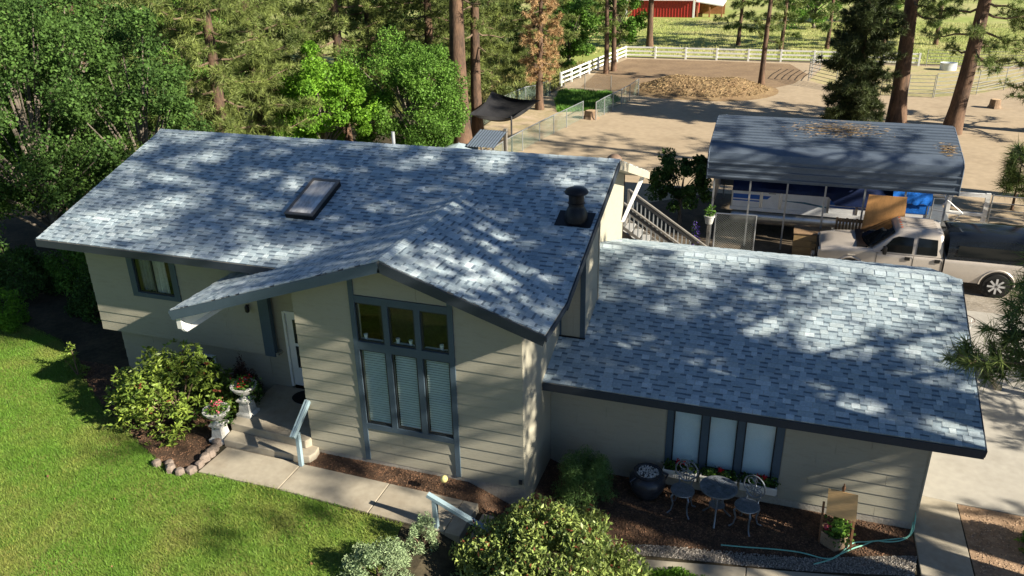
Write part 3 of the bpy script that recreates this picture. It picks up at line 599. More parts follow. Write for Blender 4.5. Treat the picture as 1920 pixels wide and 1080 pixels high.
t = thing('bistro_table', 'round grey cast metal garden table between the two chairs', 'table', (3.72, 1.10, -.4), sc=1.14)
m = MB(); m.lathe((0, 0, .66), [(.30, .0), (.325, .008), (.325, .03), (.29, .026), (.28, .018)], 36); m.lathe((0, 0, .66), [(.03, .006), (.09, .006), (.09, .02), (.03, .02)], 20); to = m.build('table_top', M_cast, t, smooth=True)
o = MB(); rs = random.Random(4)
for k in range(130):
    a = rs.uniform(0, 2*PI); r = rs.uniform(.07, .28); b_ = rs.uniform(0, PI); L = rs.uniform(.025, .06)
    o.bar((r*math.cos(a)-L*math.cos(b_), r*math.sin(a)-L*math.sin(b_), .676), (r*math.cos(a)+L*math.cos(b_), r*math.sin(a)+L*math.sin(b_), .676), .011, .012)
o.build('lattice', M_cast, to, kind='stuff')
for a in (.5, 2.6, 4.7):
    c, d = math.cos(a), math.sin(a); MB().tube([(.09*c, .09*d, .665), (.16*c, .16*d, .56), (.10*c, .10*d, .36), (.15*c, .15*d, .16), (.28*c, .28*d, 0)], [.02, .018, .02, .014, .018], 7).build('leg', M_cast, t, smooth=True)
m = MB(); m.lathe((0, 0, .30), [(.02, 0), (.13, 0), (.14, .012), (.02, .018)], 18); m.build('lower_shelf', M_cast, t, smooth=True)
# plywood panel on an easel over a planter box
M_ply = mat('blank plywood', (.55, .36, .17), .7, .10, 1.5, stretch=(1, 1, 6), bump=.1)
t = thing('easel_planter', 'blank plywood panel on wooden easel over a flower planter box', 'planter', (5.98, 1.1, -.4), world=True)
M_easel = mat('easel wood', (.20, .10, .05), .7, .2, 6)
MB().hexa([(5.74, .96, .31), (6.27, .90, .31), (6.27, .92, .31), (5.74, .98, .31), (5.72, 1.08, .82), (6.24, 1.02, .82), (6.24, 1.04, .82), (5.72, 1.10, .82)]).build('plywood_panel', M_ply, t)
for x, y in ((5.70, .98), (6.26, .92)): MB().bar((x, y-.0, -.38), (x-.02, y+.10, .5), .04).build('easel_leg', M_easel, t)
MB().bar((6.0, 1.30, -.38), (5.98, 1.07, .86), .04).build('easel_leg', M_easel, t); m = MB(); m.lathe((5.98, 1.06, .86), [(.02, 0), (.035, .03), (.03, .07), (.012, .11), (.016, .12), (.005, .15)], 8); m.build('finial', M_easel, t)
pb = MB(); W_ = [(5.74, 1.24), (5.72, .98), (5.97, .80), (6.22, .98), (6.20, 1.24)]
M_cedar = mat('weathered planter wood', (.30, .22, .15), .85, .2, 5, .3)
for i in range(5):
    a, c = Vector((*W_[i], 0)), Vector((*W_[(i+1) % 5], 0)); MB().bar(a+Z*-.26, c+Z*-.26, .025, .28).build('planter_side', M_cedar, t)
MB().prism([(x*.96+5.98*.04, y*.96+1.05*.04, -.30) for x, y in W_], (0, 0, .12)).build('soil', M_mulch, t)
EASEL = t
# garden hose
hp = [(7.44, 1.93, .15), (7.46, 1.86, -.2), (7.42, 1.75, -.375), (7.22, 1.49, -.375), (6.95, 1.36, -.375), (6.73, 1.32, -.375), (6.5, 1.12, -.375), (6.33, .98, -.372), (6.05, .70, -.37), (5.84, .52, -.37), (5.36, .55, -.37), (4.9, .50, -.372), (4.38, .40, -.375), (3.9, .32, -.378)]
def smoothpath(p, k=6):
    p = [Vector(q) for q in p]; out = []
    for i in range(len(p)-1):
        a, b_, c, d = p[max(i-1, 0)], p[i], p[i+1], p[min(i+2, len(p)-1)]
        for j in range(k):
            t = j/k; out.append(.5*((2*b_)+(-a+c)*t+(2*a-5*b_+4*c-d)*t*t+(-a+3*b_-3*c+d)*t**3))
    return out+[p[-1]]
hm = MB(); hm.tube(smoothpath(hp), .013, 6); hm.tube(smoothpath([(7.44, 1.90, -.2), (7.36, 1.66, -.375), (7.05, 1.46, -.37), (6.6, 1.25, -.37), (6.3, 1.10, -.37), (6.0, .62, -.37), (5.6, .30, -.37)]), .013, 6)
tag(hm.build('garden_hose', mat('pale green hose', (.22, .52, .42), .4, .1, 6), smooth=True), 'pale green garden hose trailing from the garage corner over the mulch', 'hose')
# loose stuff
def scatter(name, P, N, m, size, dz, seed, kind='stuff', h=.4, par=None):
    r = np.random.default_rng(seed); P_ = np.array(P); lo, hi = P_.min(0), P_.max(0); x = r.uniform(lo[0], hi[0], N*3); y = r.uniform(lo[1], hi[1], N*3)
    k = inpoly(P, x, y); x, y = x[k][:N], y[k][:N]; n = len(x); z = np.array([hz(a, b_) for a, b_ in zip(x, y)])+dz
    s = size*r.uniform(.5, 1.3, n); a = r.uniform(0, 2*PI, n); V = np.zeros((n, 4, 3))   # little tetra chips
    for j in range(3):
        t = a+j*2.1+r.uniform(-.3, .3, n); V[:, j, 0] = x+s*np.cos(t)*r.uniform(.5, 1.2, n); V[:, j, 1] = y+s*np.sin(t)*r.uniform(.5, 1.2, n); V[:, j, 2] = z+s*r.uniform(-.1, .3, n)*h
    V[:, 3, 0] = x; V[:, 3, 1] = y; V[:, 3, 2] = z+s*h*1.3
    F = V[:, [0, 1, 3, 1, 2, 3, 2, 0, 3]].reshape(-1, 3); me = npmesh(name, F, 3, m); o = link(name, me, par, kind); return o
M_chip = mat('bark chips', (.19, .105, .062), .9, .2, 5, col2=(.085, .052, .034), island=.5)
tag(scatter('mulch_chips', [(-4.7, -.5), (-.9, -.6), (1.9, -.5), (2.75, -.02), (5.4, .45), (7.3, 1.12), (7.44, 1.9), (.05, 1.9), (.02, 0), (-4.7, 0)], 9000, M_chip, .028, .008, 1), 'brown bark chips over the beds along the house', 'mulch')
tag(scatter('gravel_stones', [(1.2, -.75), (2.6, -.38), (4.4, -.1), (5.6, .12), (7.35, .55), (7.46, 1.13), (5.4, .43), (2.75, -.04), (1.2, -.45)], 6000, mat('gravel stones', (.30, .275, .245), .9, .15, 5, island=.5), .022, .010, 2, h=.8), 'grey gravel strip between the mulch and the lower walk', 'gravel')
tag(scatter('bed_litter', [(8.45, -1.5), (13, -1.5), (13, 2.8), (8.5, 2.95)], 5000, mat('dirt litter', (.40, .28, .19), .9, .2, 5, island=.5), .03, .008, 3, h=.3), 'dry litter on the bare dirt bed by the driveway', 'litter')
tag(scatter('bed_chips', BEDL, 4000, M_chip, .03, .008, 5), 'bark chips in the entry bed under the flowering bush', 'mulch')
# ------------------------------------------------------------------ things behind the house
G0 = -.4
# deck stairs with railings
M_deck = mat('grey weathered deck wood', (.17, .16, .145), .8, .2, 5, .2)
t = thing('deck_stairs', 'grey wooden deck stairs with slatted railings behind the garage roof', 'stairs', (.5, 13.2, G0), world=True)
MB().box(-3.5, -.62, 9.9, 13.9, 1.32, 1.45).build('landing', M_deck, t)
SX0, SX1 = -.62, 2.05; fs = lambda x: 1.45-(x-SX0)*.66
for i in range(9):
    x = SX0+.28*i; MB().box(x, x+.29, 12.62, 13.72, fs(x)-.20, fs(x)-.16).build('tread', mat('stair tread', (.36, .36, .35), .8, .1, 5), t)
for y in (12.58, 13.76): MB().hexa([(SX0, y-.02, 1.10), (SX1, y-.02, fs(SX1)-.32), (SX1, y+.02, fs(SX1)-.32), (SX0, y+.02, 1.10), (SX0, y-.02, 1.43), (SX1, y-.02, fs(SX1)-.02), (SX1, y+.02, fs(SX1)-.02), (SX0, y+.02, 1.43)]).build('stringer', M_deck, t)
for y in (12.5, 13.84):
    MB().bar((SX0, y, 1.45+.98), (SX1+.3, y, fs(SX1+.3)+.98), .10, .05).build('top_rail', M_deck, t); MB().bar((SX0, y, 1.45+.84), (SX1+.3, y, fs(SX1+.3)+.84), .04, .09).build('rail', M_deck, t)
    MB().bar((SX0, y, 1.45+.14), (SX1+.3, y, fs(SX1+.3)+.14), .04, .09).build('rail', M_deck, t)
    for x in (SX0-.02, SX1+.28): MB().box(x-.045, x+.045, y-.045, y+.045, G0, fs(x)+1.0).build('post', M_deck, t)
    x = SX0+.14
    while x < SX1+.2: MB().box(x-.018, x+.018, y-.018, y+.018, fs(x)+.14, fs(x)+.84).build('baluster', mat('baluster', (.30, .32, .33), .7, .1, 5), t); x += .145
# carport
M_steel = mat('slate blue sheet metal', (.13, .165, .215), .40, .10, 1.2, metal=.25, stretch=(1, 4, 4), col2=(.105, .135, .18))
M_post = mat('galvanised post', (.36, .38, .40), .4, .12, 6, metal=.6)
t = thing('carport', 'slate blue sheet metal carport over the covered boat', 'carport', (5.8, 20, G0), world=True)
prof = [(17.0, 2.15), (17.0, 2.90), (17.06, 3.12), (17.25, 3.26), (17.55, 3.34), (20.0, 3.82), (22.45, 3.34), (22.75, 3.26), (22.94, 3.12), (23.0, 2.90), (23.0, 2.15)]
ribs = []
for (a, b_) in zip(prof, prof[1:]):
    L = math.hypot(b_[0]-a[0], b_[1]-a[1]); n = max(1, round(L/.24))
    for k in range(n):
        f = k/n; p = (a[0]+(b_[0]-a[0])*f, a[1]+(b_[1]-a[1])*f); nx, nz = -(b_[1]-a[1])/L, (b_[0]-a[0])/L; ux, uz = (b_[0]-a[0])/L, (b_[1]-a[1])/L
        ribs.append(p)
        if L > .4:
            for d, h in ((.07, .0), (.085, .04), (.125, .04), (.14, .0)): ribs.append((p[0]+ux*d+nx*h, p[1]+uz*d+nz*h))
ribs.append(prof[-1]); m = MB(); m.loft([[(x, y, z) for y, z in ribs] for x in (1.66, 9.98)], close=False, cap=False); m.build('roof_sheet', M_steel, t)
for x in (1.65, 9.99): MB().tube([(x, y, z-.02) for y, z in prof], .03, 6).build('edge_trim', M_steel, t)
for i in range(7):
    x = 1.93+(9.68-1.93)*i/6
    for y in (17.06, 22.94): MB().box(x-.03, x+.03, y-.03, y+.03, G0, 3.0).build('post', M_post, t)
    MB().tube([(x, y, z-.05) for y, z in prof[2:-2]], .025, 6).build('rafter', M_post, t)
MB().box(1.66, 2.45, 22.9, 22.93, .2, 3.2).build('end_panel', M_steel, t)
MB().box(1.75, 1.78, 19.2, 23, .35, 3.3).build('end_panel', M_steel, t)
rs = np.random.default_rng(11)
def needles_litter(name, c, sx, sy, N, label, zf, m):
    x = c[0]+rs.normal(0, sx, N); y = c[1]+rs.normal(0, sy, N); y = np.minimum(y, 19.98); a = rs.uniform(0, PI, N); L = rs.uniform(.06, .14, N); V = np.zeros((N, 3, 3)); z = zf(y)+rs.uniform(.015, .045, N)
    V[:, 0] = np.c_[x-L*np.cos(a), y-L*np.sin(a), z]; V[:, 1] = np.c_[x+L*np.cos(a), y+L*np.sin(a), z+rs.uniform(-.01, .02, N)]; V[:, 2] = np.c_[x+.012*np.sin(a), y+.03*np.cos(a), z+.008]
    tag(link(name, npmesh(name, V.reshape(-1, 3), 3, m), None, 'stuff'), label, 'pine needles')
M_need = mat('dry needles', (.30, .21, .11), .9, .2, 5, island=.4)
zf = lambda y: 3.34+(y-17.55)*.196
needles_litter('needle_litter', (6.1, 19.2), .75, .33, 1300, 'brown pine needles drifted on the middle of the carport roof', zf, M_need)
needles_litter('needle_litter', (9.6, 18.0), .14, .25, 260, 'small heap of pine needles at the right edge of the carport roof', zf, M_need)
# pontoon boat
t = thing('pontoon_boat', 'white pontoon boat with blue stripes and blue cover parked under the carport', 'boat', (6.3, 19.3, G0), world=True)
M_alu = mat('boat aluminium', (.55, .57, .58), .3, .12, 4, metal=.85); M_bw = mat('boat white panel', (.78, .80, .82), .4, .06, 5); M_bb = mat('boat stripe blue', (.02, .12, .48), .4, .08, 5); M_cv = mat('blue boat cover', (.008, .022, .09), .6, .2, 1.5); M_tarp = mat('bright blue tarp', (.02, .16, .62), .4, .25, 2.5)
for y in (18.45, 20.3):
    m = MB(); m.tube([(2.55, y, .38), (2.7, y, .34), (8.9, y, .34), (9.6, y, .42), (9.95, y, .55)], [.2, .28, .28, .2, .04], 16); m.build('pontoon', M_alu, t, smooth=True)
MB().box(2.5, 10.2, 18.25, 20.55, .66, .74).build('deck', M_alu, t)
MB().box(2.5, 10.2, 18.23, 18.249, .63, .76).build('deck_edge', M_bw, t)
for x0, x1, nm in ((2.56, 3.60, 'side_panel'), (3.66, 4.30, 'gate_panel'), (4.36, 6.0, 'side_panel'), (6.05, 7.0, 'side_panel'), (7.05, 9.35, 'side_panel')):
    p = MB().box(x0, x1, 18.25, 18.285, .77, 1.42).build(nm, M_bw, t)
    for q in ((x0-.02, x0+.02, .76, 1.46), (x1-.02, x1+.02, .76, 1.46)): MB().box(q[0], q[1], 18.235, 18.30, q[2], q[3]).build('panel_frame', M_alu, p)
    if x0 != 3.66 and x0 != 4.36:
        MB().box(x0+.03, x1-.03, 18.244, 18.248, 1.10, 1.27).build('stripe', M_bb, p); MB().box(x0+.03, x1-.03, 18.244, 18.248, 1.00, 1.05).build('stripe', M_bb, p)
    elif x0 == 3.66:
        MB().prism([(3.69, 18.243, 1.12), (3.85, 18.243, 1.12), (3.98, 18.243, 1.25), (3.69, 18.243, 1.25)], (0, .004, 0)).build('stripe', M_bb, p); MB().box(3.88, 4.14, 18.243, 18.247, 1.345, 1.365).build('lettering_bar', M_black, p)
    else: MB().prism([(4.4, 18.243, 1.10), (5.1, 18.243, 1.06), (5.97, 18.243, .95), (5.97, 18.243, 1.0), (5.2, 18.243, 1.12), (4.4, 18.243, 1.12)], (0, .004, 0)).build('stripe', mat('faded stripe', (.06, .16, .24), .6, .3, 9), p)
cvm = MB(); secs = []
for i in range(25):
    x = 2.55+6.9*i/24; hgt = 1.95+.10*math.sin(i*.9)+.16*math.exp(-((x-6.6)/1.2)**2); zb_ = 1.40-(.30 if 6.0 < x < 8.4 else 0)
    secs.append([(x, 18.20, zb_), (x, 18.22, 1.55), (x, 18.5+.03*math.sin(i*1.7), hgt-.2), (x, 19.4, hgt), (x, 20.3, hgt-.2), (x, 20.58, 1.55), (x, 20.6, zb_)])
cvm.loft(secs); cvm.build('cover', M_cv, t, smooth=True)
tp = MB(); secs = []
for i in range(15):
    x = 8.15+1.3*i/14; secs.append([(x, 18.17+.02*math.sin(i*2.1), 1.38+.03*math.sin(i*1.3)), (x, 18.17, 1.6), (x, 18.45, 1.93+.03*math.sin(i*1.9)), (x, 19.3, 2.06), (x, 20.2, 1.95)])
tp.loft(secs, close=False, cap=False); tp.build('tarp', M_tarp, t, smooth=True)
MB().box(8.5, 9.4, 18.24, 18.262, 1.02, 1.36).build('rear_panel', M_tarp, t)
rl = MB()
for y in (18.3, 20.4): rl.tube([(9.5, y, .76), (9.5, y, 1.62), (9.9, y, 1.62), (10.5, y, 1.15), (10.2, y, .76)], .02, 6); rl.tube([(9.5, y, 1.2), (10.4, y, 1.1)], .02, 6)
rl.tube([(9.9, 18.3, 1.62), (9.9, 20.4, 1.62)], .02, 6); rl.build('bow_rail', M_alu, t)
tr = MB(); tr.box(2.8, 10.6, 18.9, 19.0, -.1, .04); tr.box(2.8, 10.6, 19.75, 19.85, -.1, .04)
for x in (3.4, 5.4, 7.4, 9.2): tr.box(x, x+.08, 18.3, 20.4, .0, .06)
tr.build('trailer_frame', M_steel, t)
for x in (5.2, 6.1):
    for y in (18.2, 20.5): m = MB(); m.tube([(x, y-.09, G0+.3), (x, y+.09, G0+.3)], .3, 18); m.build('trailer_wheel', M_black, t)
# plywood, crate, pallet under the carport edge
o = MB().hexa([(7.10, 16.72, .25), (8.50, 16.72, .25), (8.50, 16.75, .25), (7.10, 16.75, .25), (7.22, 16.92, 1.98), (8.44, 16.92, 1.98), (8.44, 16.95, 1.98), (7.22, 16.95, 1.98)]); o.box(7.3, 8.3, 16.76, 17.3, G0, .25)
tag(o.build('plywood_sheet', mat('orange plywood', (.52, .27, .10), .6, .12, 1.4, stretch=(4, 4, 1))), 'large orange plywood sheet propped against the carport', 'plywood')
t = thing('wooden_crate', 'weathered wooden crate with a plank lid in front of the truck', 'crate', (5.5, 16.5, G0), world=True); M_cr = mat('crate wood', (.34, .23, .11), .8, .2, 4, .2, stretch=(1, 6, 6)); M_cr2 = mat('crate lid wood', (.22, .145, .085), .8, .2, 4, .2)
for k in range(4): MB().box(4.92, 6.16, 16.30, 16.33, G0+.23*k, G0+.23*k+.22).build('plank', M_cr, t)
for k in range(5): MB().box(4.90, 6.18, 16.28+.19*k, 16.28+.19*k+.18, G0+.93, G0+.96).build('lid_plank', M_cr2, t)
MB().box(4.93, 6.15, 16.34, 17.2, G0, G0+.92).build('crate_body', M_cr2, t)
t = thing('wooden_pallet', 'brown slatted pallet standing behind the crate', 'pallet', (6.8, 16.7, G0), world=True)
for k in range(10): MB().box(6.28+.11*k, 6.28+.11*k+.075, 16.95, 16.97, G0, 1.06-.02*(k % 3)).build('slat', M_cr2, t)
for z in (G0+.1, .3, .9): MB().box(6.28, 7.36, 16.972, 17.06, z, z+.09).build('stringer', M_cr2, t)
# chain-link helper: woven wire between two points
M_wire = mat('galvanised wire', (.42, .46, .45), .45, .1, 5, metal=.5)
def links(a, b_, h, pitch, w, z0=.05):
    a = Vector(a); b_ = Vector(b_); d = b_-a; L = d.length; d.normalize(); m = MB(); n = int(L/pitch); side = Vector((-d.y, d.x, 0))
    def seg(s0, z0_, s1, z1_):
        p, q = a+d*s0+Z*z0_, a+d*s1+Z*z1_; e = (q-p).normalized().cross(side)*w; m.poly([p-e, q-e, q+e, p+e])
    k = -int(h/pitch)-1
    while k < n+1:
        for sg in (1, -1):
            s0, s1 = (k*pitch, k*pitch+h) if sg > 0 else (k*pitch+h, k*pitch); za, zb_ = 0, h
            t0, t1 = 0., 1.
            for lim, up in ((0, 1), (L, 0)):
                ds = s1-s0; tt = (lim-s0)/ds
                inc = (ds > 0) == bool(up)
                if inc: t0 = max(t0, tt)
                else: t1 = min(t1, tt)
            if t1-t0 > .02: seg(s0+(s1-s0)*t0, z0+h*t0, s0+(s1-s0)*t1, z0+h*t1)
        k += 1
    return m
t = thing('chain_link_gate', 'short chain-link gate panel beside the carport corner', 'gate', (2.9, 15.5, G0), world=True)
for p, q in (((2.2, 15.45, G0), (2.2, 15.45, 1.34)), ((3.58, 15.55, G0), (3.58, 15.55, 1.34)), ((2.2, 15.45, 1.33), (3.58, 15.55, 1.33)), ((2.2, 15.45, G0+.1), (3.58, 15.55, G0+.1))): MB().tube([p, q], .028, 8).build('frame_tube', M_post, t)
links((2.2, 15.45, G0), (3.58, 15.55, G0), 1.66, .085, .004).build('wire_mesh', M_wire, t, kind='stuff')
# white gate frame, rail panel at right
t = thing('white_gate', 'white timber gate frame standing right of the boat', 'gate', (11.2, 20.6, G0), world=True)
for q in ((10.35, 10.5, G0, 1.30), (11.62, 11.78, G0, 1.30), (10.5, 11.62, 1.14, 1.28), (10.5, 11.62, .40, .52), (10.5, 11.62, -.35, -.23)): MB().box(q[0], q[1], 20.5, 20.6, q[2], q[3]).build('timber', M_white, t)
M_pipe = mat('pipe rail steel', (.30, .31, .31), .45, .15, 5, metal=.5)
def pipepanel(name, pts, h, n, label, group=None, r=.022, z0=.28):
    t = thing(name, label, 'fence', (*pts[0], G0), group=group, world=True)
    for a, b_ in zip(pts, pts[1:]):
        for k in range(n): z = G0+z0+(h-z0)*k/(n-1); MB().tube([(*a, z), (*b_, z)], r, 6).build('rail', M_pipe, t)
    for p in pts: MB().tube([(*p, G0), (*p, G0+h+.04)], r*1.25, 6).build('post', M_pipe, t)
    return t
pipepanel('pipe_fence', [(11.82, 20.4), (14.2, 20.2), (16.6, 20.0)], 1.68, 6, 'steel pipe fence panels at the right edge beyond the truck')
# bucket, pot on post
t = thing('bucket', 'white plastic bucket at the foot of the deck stairs', 'bucket', (1.45, 16.0, G0)); m = MB(); m.lathe((0, 0, 0), [(.13, 0), (.16, .38), (.17, .38), (.17, .41), (.155, .41), (.13, .06), (.02, .05)], 18); m.build('pail', M_white, t, smooth=True)
MB().tube([(-.17, 0, .38), (-.15, -.15, .28), (0, -.22, .22), (.15, -.15, .28), (.17, 0, .38)], .006, 5).build('handle', M_wire, t)
t = thing('post_planter', 'grey flower pot on a timber post by the chain-link gate', 'planter', (2.05, 14.6, G0)); MB().box(-.05, .05, -.05, .05, 0, 1.62).build('post', M_deck, t); m = MB(); m.lathe((0, 0, 1.62), [(.12, 0), (.17, .25), (.19, .25), (.19, .30), (.16, .30), (.05, .26)], 18); m.build('pot', M_plaster, t, smooth=True); POSTPOT = t
# truck, facing left
t = thing('pickup_truck', 'tan crew cab pickup truck with black canopy parked behind the garage', 'truck', (5.72, 15.52, G0))
M_tan = mat('tan car paint', (.50, .45, .40), .30, .05, 4, metal=.2, spec=.6); M_can = mat('black canopy gloss', (.010, .013, .018), .12, .1, 3, spec=.5); M_cg = mat('dark car glass', (.010, .012, .013), .05, .1, 3, spec=.35); M_tyre = mat('tyre rubber', (.015, .015, .015), .8, .2, 8); M_chr = mat('chrome', (.75, .76, .78), .12, .06, 5, metal=1)
def sec(x, w, zb_, zt_, cr=.02, r=.09): h = [(-w*.97, zb_), (-w, zb_+.25), (-w, zt_-r*1.6), (-w+.02, zt_-r*.7), (-w+.07, zt_-.02), (-w*.72, zt_+.0), (-w*.3, zt_+cr), (w*.3, zt_+cr), (w*.72, zt_), (w-.07, zt_-.02), (w-.02, zt_-r*.7), (w, zt_-r*1.6), (w, zb_+.25), (w*.97, zb_)]; return [(x, a, c) for a, c in h]
m = MB(); m.loft([sec(.0, .86, .55, 1.02), sec(.06, .92, .45, 1.10), sec(.5, .97, .42, 1.19, .04), sec(1.3, 1.0, .42, 1.25, .04), sec(1.75, 1.0, .42, 1.26, .02)]); bo = m.build('hood', M_tan, t, smooth=True)
m = MB(); m.loft([sec(1.752, 1.0, .42, 1.17), sec(3.75, 1.0, .42, 1.17)]); m.build('cab_lower', M_tan, t, smooth=True)
m = MB(); m.loft([sec(3.80, 1.02, .42, 1.17), sec(4.7, 1.04, .42, 1.17), sec(6.25, 1.02, .42, 1.17)]); m.build('bed', M_tan, t, smooth=True)
def cabring(z, xa, xb, w, r): 
    out = []
    for cx, cy, a0 in ((xb-r, w-r, 0), (xa+r, w-r, 90), (xa+r, -w+r, 180), (xb-r, -w+r, 270)):
        for k in range(4): a = math.radians(a0+30*k); out.append((cx+r*math.cos(a), cy+r*math.sin(a), z))
    return out
m = MB(); m.loft([cabring(1.15, 1.50, 3.74, .97, .08), cabring(1.45, 1.86, 3.73, .92, .10), cabring(1.80, 2.26, 3.70, .82, .14), cabring(1.90, 2.36, 3.66, .74, .16), cabring(1.945, 2.55, 3.5, .58, .2), cabring(1.955, 2.75, 3.3, .3, .2)]); cb = m.build('cab', M_tan, t, smooth=True)
yy = lambda z: -((.97-.05*(z-1.15)/.3) if z < 1.45 else (.92-.10*(z-1.45)/.35))-.014
def sidewin(pts, nm='side_window'):
    lo = clip(pts, (0, 1), 1.45); hi = clip(pts, (0, -1), -1.45)
    for sg in (1, -1):
        m = MB(); m.prism([(x, sg*yy(z), z) for x, z in lo], (0, .01, 0)); m.prism([(x, sg*yy(z), z) for x, z in hi], (0, .01, 0)); m.build(nm, M_cg, t, kind='stuff')
sidewin([(1.86, 1.20), (2.82, 1.20), (2.82, 1.70), (2.36, 1.72), (2.22, 1.66)]); sidewin([(2.94, 1.20), (3.56, 1.20), (3.52, 1.70), (2.96, 1.72)])
m = MB(); m.loft([[(1.44, -.90, 1.25), (1.34, -.4, 1.265), (1.31, 0, 1.27), (1.34, .4, 1.265), (1.44, .90, 1.25)], [(2.25, -.73, 1.82), (2.20, -.38, 1.87), (2.19, 0, 1.88), (2.20, .38, 1.87), (2.25, .73, 1.82)]], close=False, cap=False); m.build('windshield', M_cg, t)
m = MB(); m.box(1.16, 1.5, -.85, .85, 1.262, 1.292); m.build('cowl', M_black, t)
for k in range(6): MB().box(2.62, 3.5, -.45+.17*k, -.42+.17*k, 1.95 if 0 < k < 5 else 1.94, 1.978).build('roof_rib', M_tan, t)
for k in range(5): m = MB(); m.cbox((2.46, -.5+.25*k, 1.93), .06, .04, .02); m.build('marker_lamp', mat('amber lens', (.5, .09, .02), .3, .1, 9), t)
# doors as recessed seams with handles
for x in (2.88, 3.72, 1.78): 
    for sg in (-1, 1): MB().box(x-.006, x+.006, sg*1.003-.004, sg*1.003+.004, .5, 1.13).build('door_seam', M_black, t)
for x in (2.62, 3.50):
    for sg in (-1, 1): MB().box(x, x+.16, sg*1.015-.015, sg*1.015+.015, .98, 1.09).build('door_handle', M_black, t)
for sg in (-1, 1):
    MB().cbox((1.98, sg*1.13, 1.30), .12, .20, .26).build('mirror', M_black, t, bevel=.03)
    MB().box(.9, 1.1, sg*1.002-.006, sg*1.002+.006, .98, 1.03).build('fender_badge', M_chr, t)
    MB().box(-.02, .12, sg*.72-.13, sg*.72+.13, .80, 1.05).build('headlight', mat('headlight lens', (.6, .6, .58), .1, .1, 4, spec=.8), t, bevel=.03)
MB().box(-.045, .05, -.56, .56, .72, 1.05).build('grille', M_black, t); MB().box(-.05, -.046, -.5, .5, .86, .91).build('grille_bar', M_chr, t); MB().box(-.22, .1, -.96, .96, .42, .66).build('bumper', M_chr, t, bevel=.04); MB().box(6.26, 6.45, -.96, .96, .45, .65).build('bumper', M_chr, t, bevel=.03)
m = MB(); csec = lambda x, z: [(x, -1.0, 1.175), (x, -.985, 1.5), (x, -.9, z-.12), (x, -.78, z-.03), (x, -.4, z+.02), (x, .4, z+.02), (x, .78, z-.03), (x, .9, z-.12), (x, .985, 1.5), (x, 1.0, 1.175)]
m.loft([csec(3.84, 1.86), csec(3.92, 1.90), csec(5.5, 1.95), csec(6.2, 1.92)]); co = m.build('canopy', M_can, t, smooth=True)
for sg in (-1, 1): MB().hexa([(4.1, sg*1.0-.012, 1.28), (6.0, sg*1.0-.012, 1.28), (6.0, sg*1.0+.006, 1.28), (4.1, sg*1.0+.006, 1.28), (4.13, sg*.965-.02, 1.62), (6.0, sg*.965-.02, 1.62), (6.0, sg*.965+.006, 1.62), (4.13, sg*.965+.006, 1.62)]).build('canopy_window', M_cg, co)
for x in (1.0, 5.37):
    for sg in (-1, 1):
        m = MB(); m.lathe((0, 0, 0), [(.26, -.13), (.385, -.12), (.405, -.06), (.405, .06), (.385, .12), (.26, .13)], 28); w = m.build('wheel', M_tyre, t, smooth=True); w.matrix_basis = Matrix.Translation((x, sg*.955, .405)) @ Matrix.Rotation(PI/2, 4, 'X')
        m = MB(); m.lathe((0, 0, 0), [(.27, -.137), (.275, -.12), (.275, .12), (.27, .137)], 28); rim = m.build('rim', M_black, w, smooth=True)
        m = MB()
        for k in range(8): a = k*PI/4; m.bar((.03*math.cos(a), .03*math.sin(a), -sg*.143), (.255*math.cos(a), .255*math.sin(a), -sg*.143), .06, .02)
        m.build('spokes', mat('alloy wheel', (.62, .63, .65), .35, .1, 6, metal=.5), w)
        m = MB(); pts = [(x+.50*math.cos(a), sg*1.03, .42+.50*math.sin(a)) for a in [PI*k/12 for k in range(13)]]; m.tube(pts, .035, 6); m.build('wheel_arch', M_tan, t, smooth=True)
        m = MB(); m.tube([(x, sg*.80, .42), (x, sg*1.042, .42)], .455, 24); m.build('wheel_well', M_black, t)
# basketball hoop on the garage end
t = thing('basketball_hoop', 'basketball hoop with white net off the garage end', 'basketball hoop', (7.47, 6.05, 2.2), world=True)
MB().box(8.02, 8.06, 5.45, 6.65, 2.25, 3.05).build('backboard', M_white, t); MB().bar((7.46, 6.05, 2.5), (8.02, 6.05, 2.5), .06).build('bracket', M_black, t)
MB().tube([(8.45+.23*math.cos(a), 6.05+.23*math.sin(a), 2.45) for a in [k*2*PI/24 for k in range(25)]], .011, 6, cap=False).build('rim', mat('hoop rim', (.10, .07, .06), .5, .1, 6), t); MB().box(8.06, 8.23, 6.0, 6.1, 2.43, 2.46).build('rim_mount', M_black, t)
m = MB(); 
for k in range(12):
    for sg in (1, -1):
        q = [(8.45+r*math.cos(a0), 6.05+r*math.sin(a0), z) for r, z, a0 in ((.23, 2.44, k*PI/6), (.19, 2.30, k*PI/6+sg*.26), (.14, 2.16, k*PI/6), (.12, 2.02, k*PI/6+sg*.26))]; m.tube(q, .009, 4)
m.build('net', M_white, t, kind='stuff')
o = MB().hexa([(9.90, 9.7, -.38), (10.02, 8.2, -.38), (10.20, 8.22, -.38), (10.08, 9.72, -.38), (9.93, 9.7, -.22), (10.05, 8.2, -.22), (10.17, 8.22, -.22), (10.05, 9.72, -.22)]); tag(o.build('parking_kerb', M_conc, bevel=.02), 'loose concrete parking kerb lying on the driveway', 'kerb')
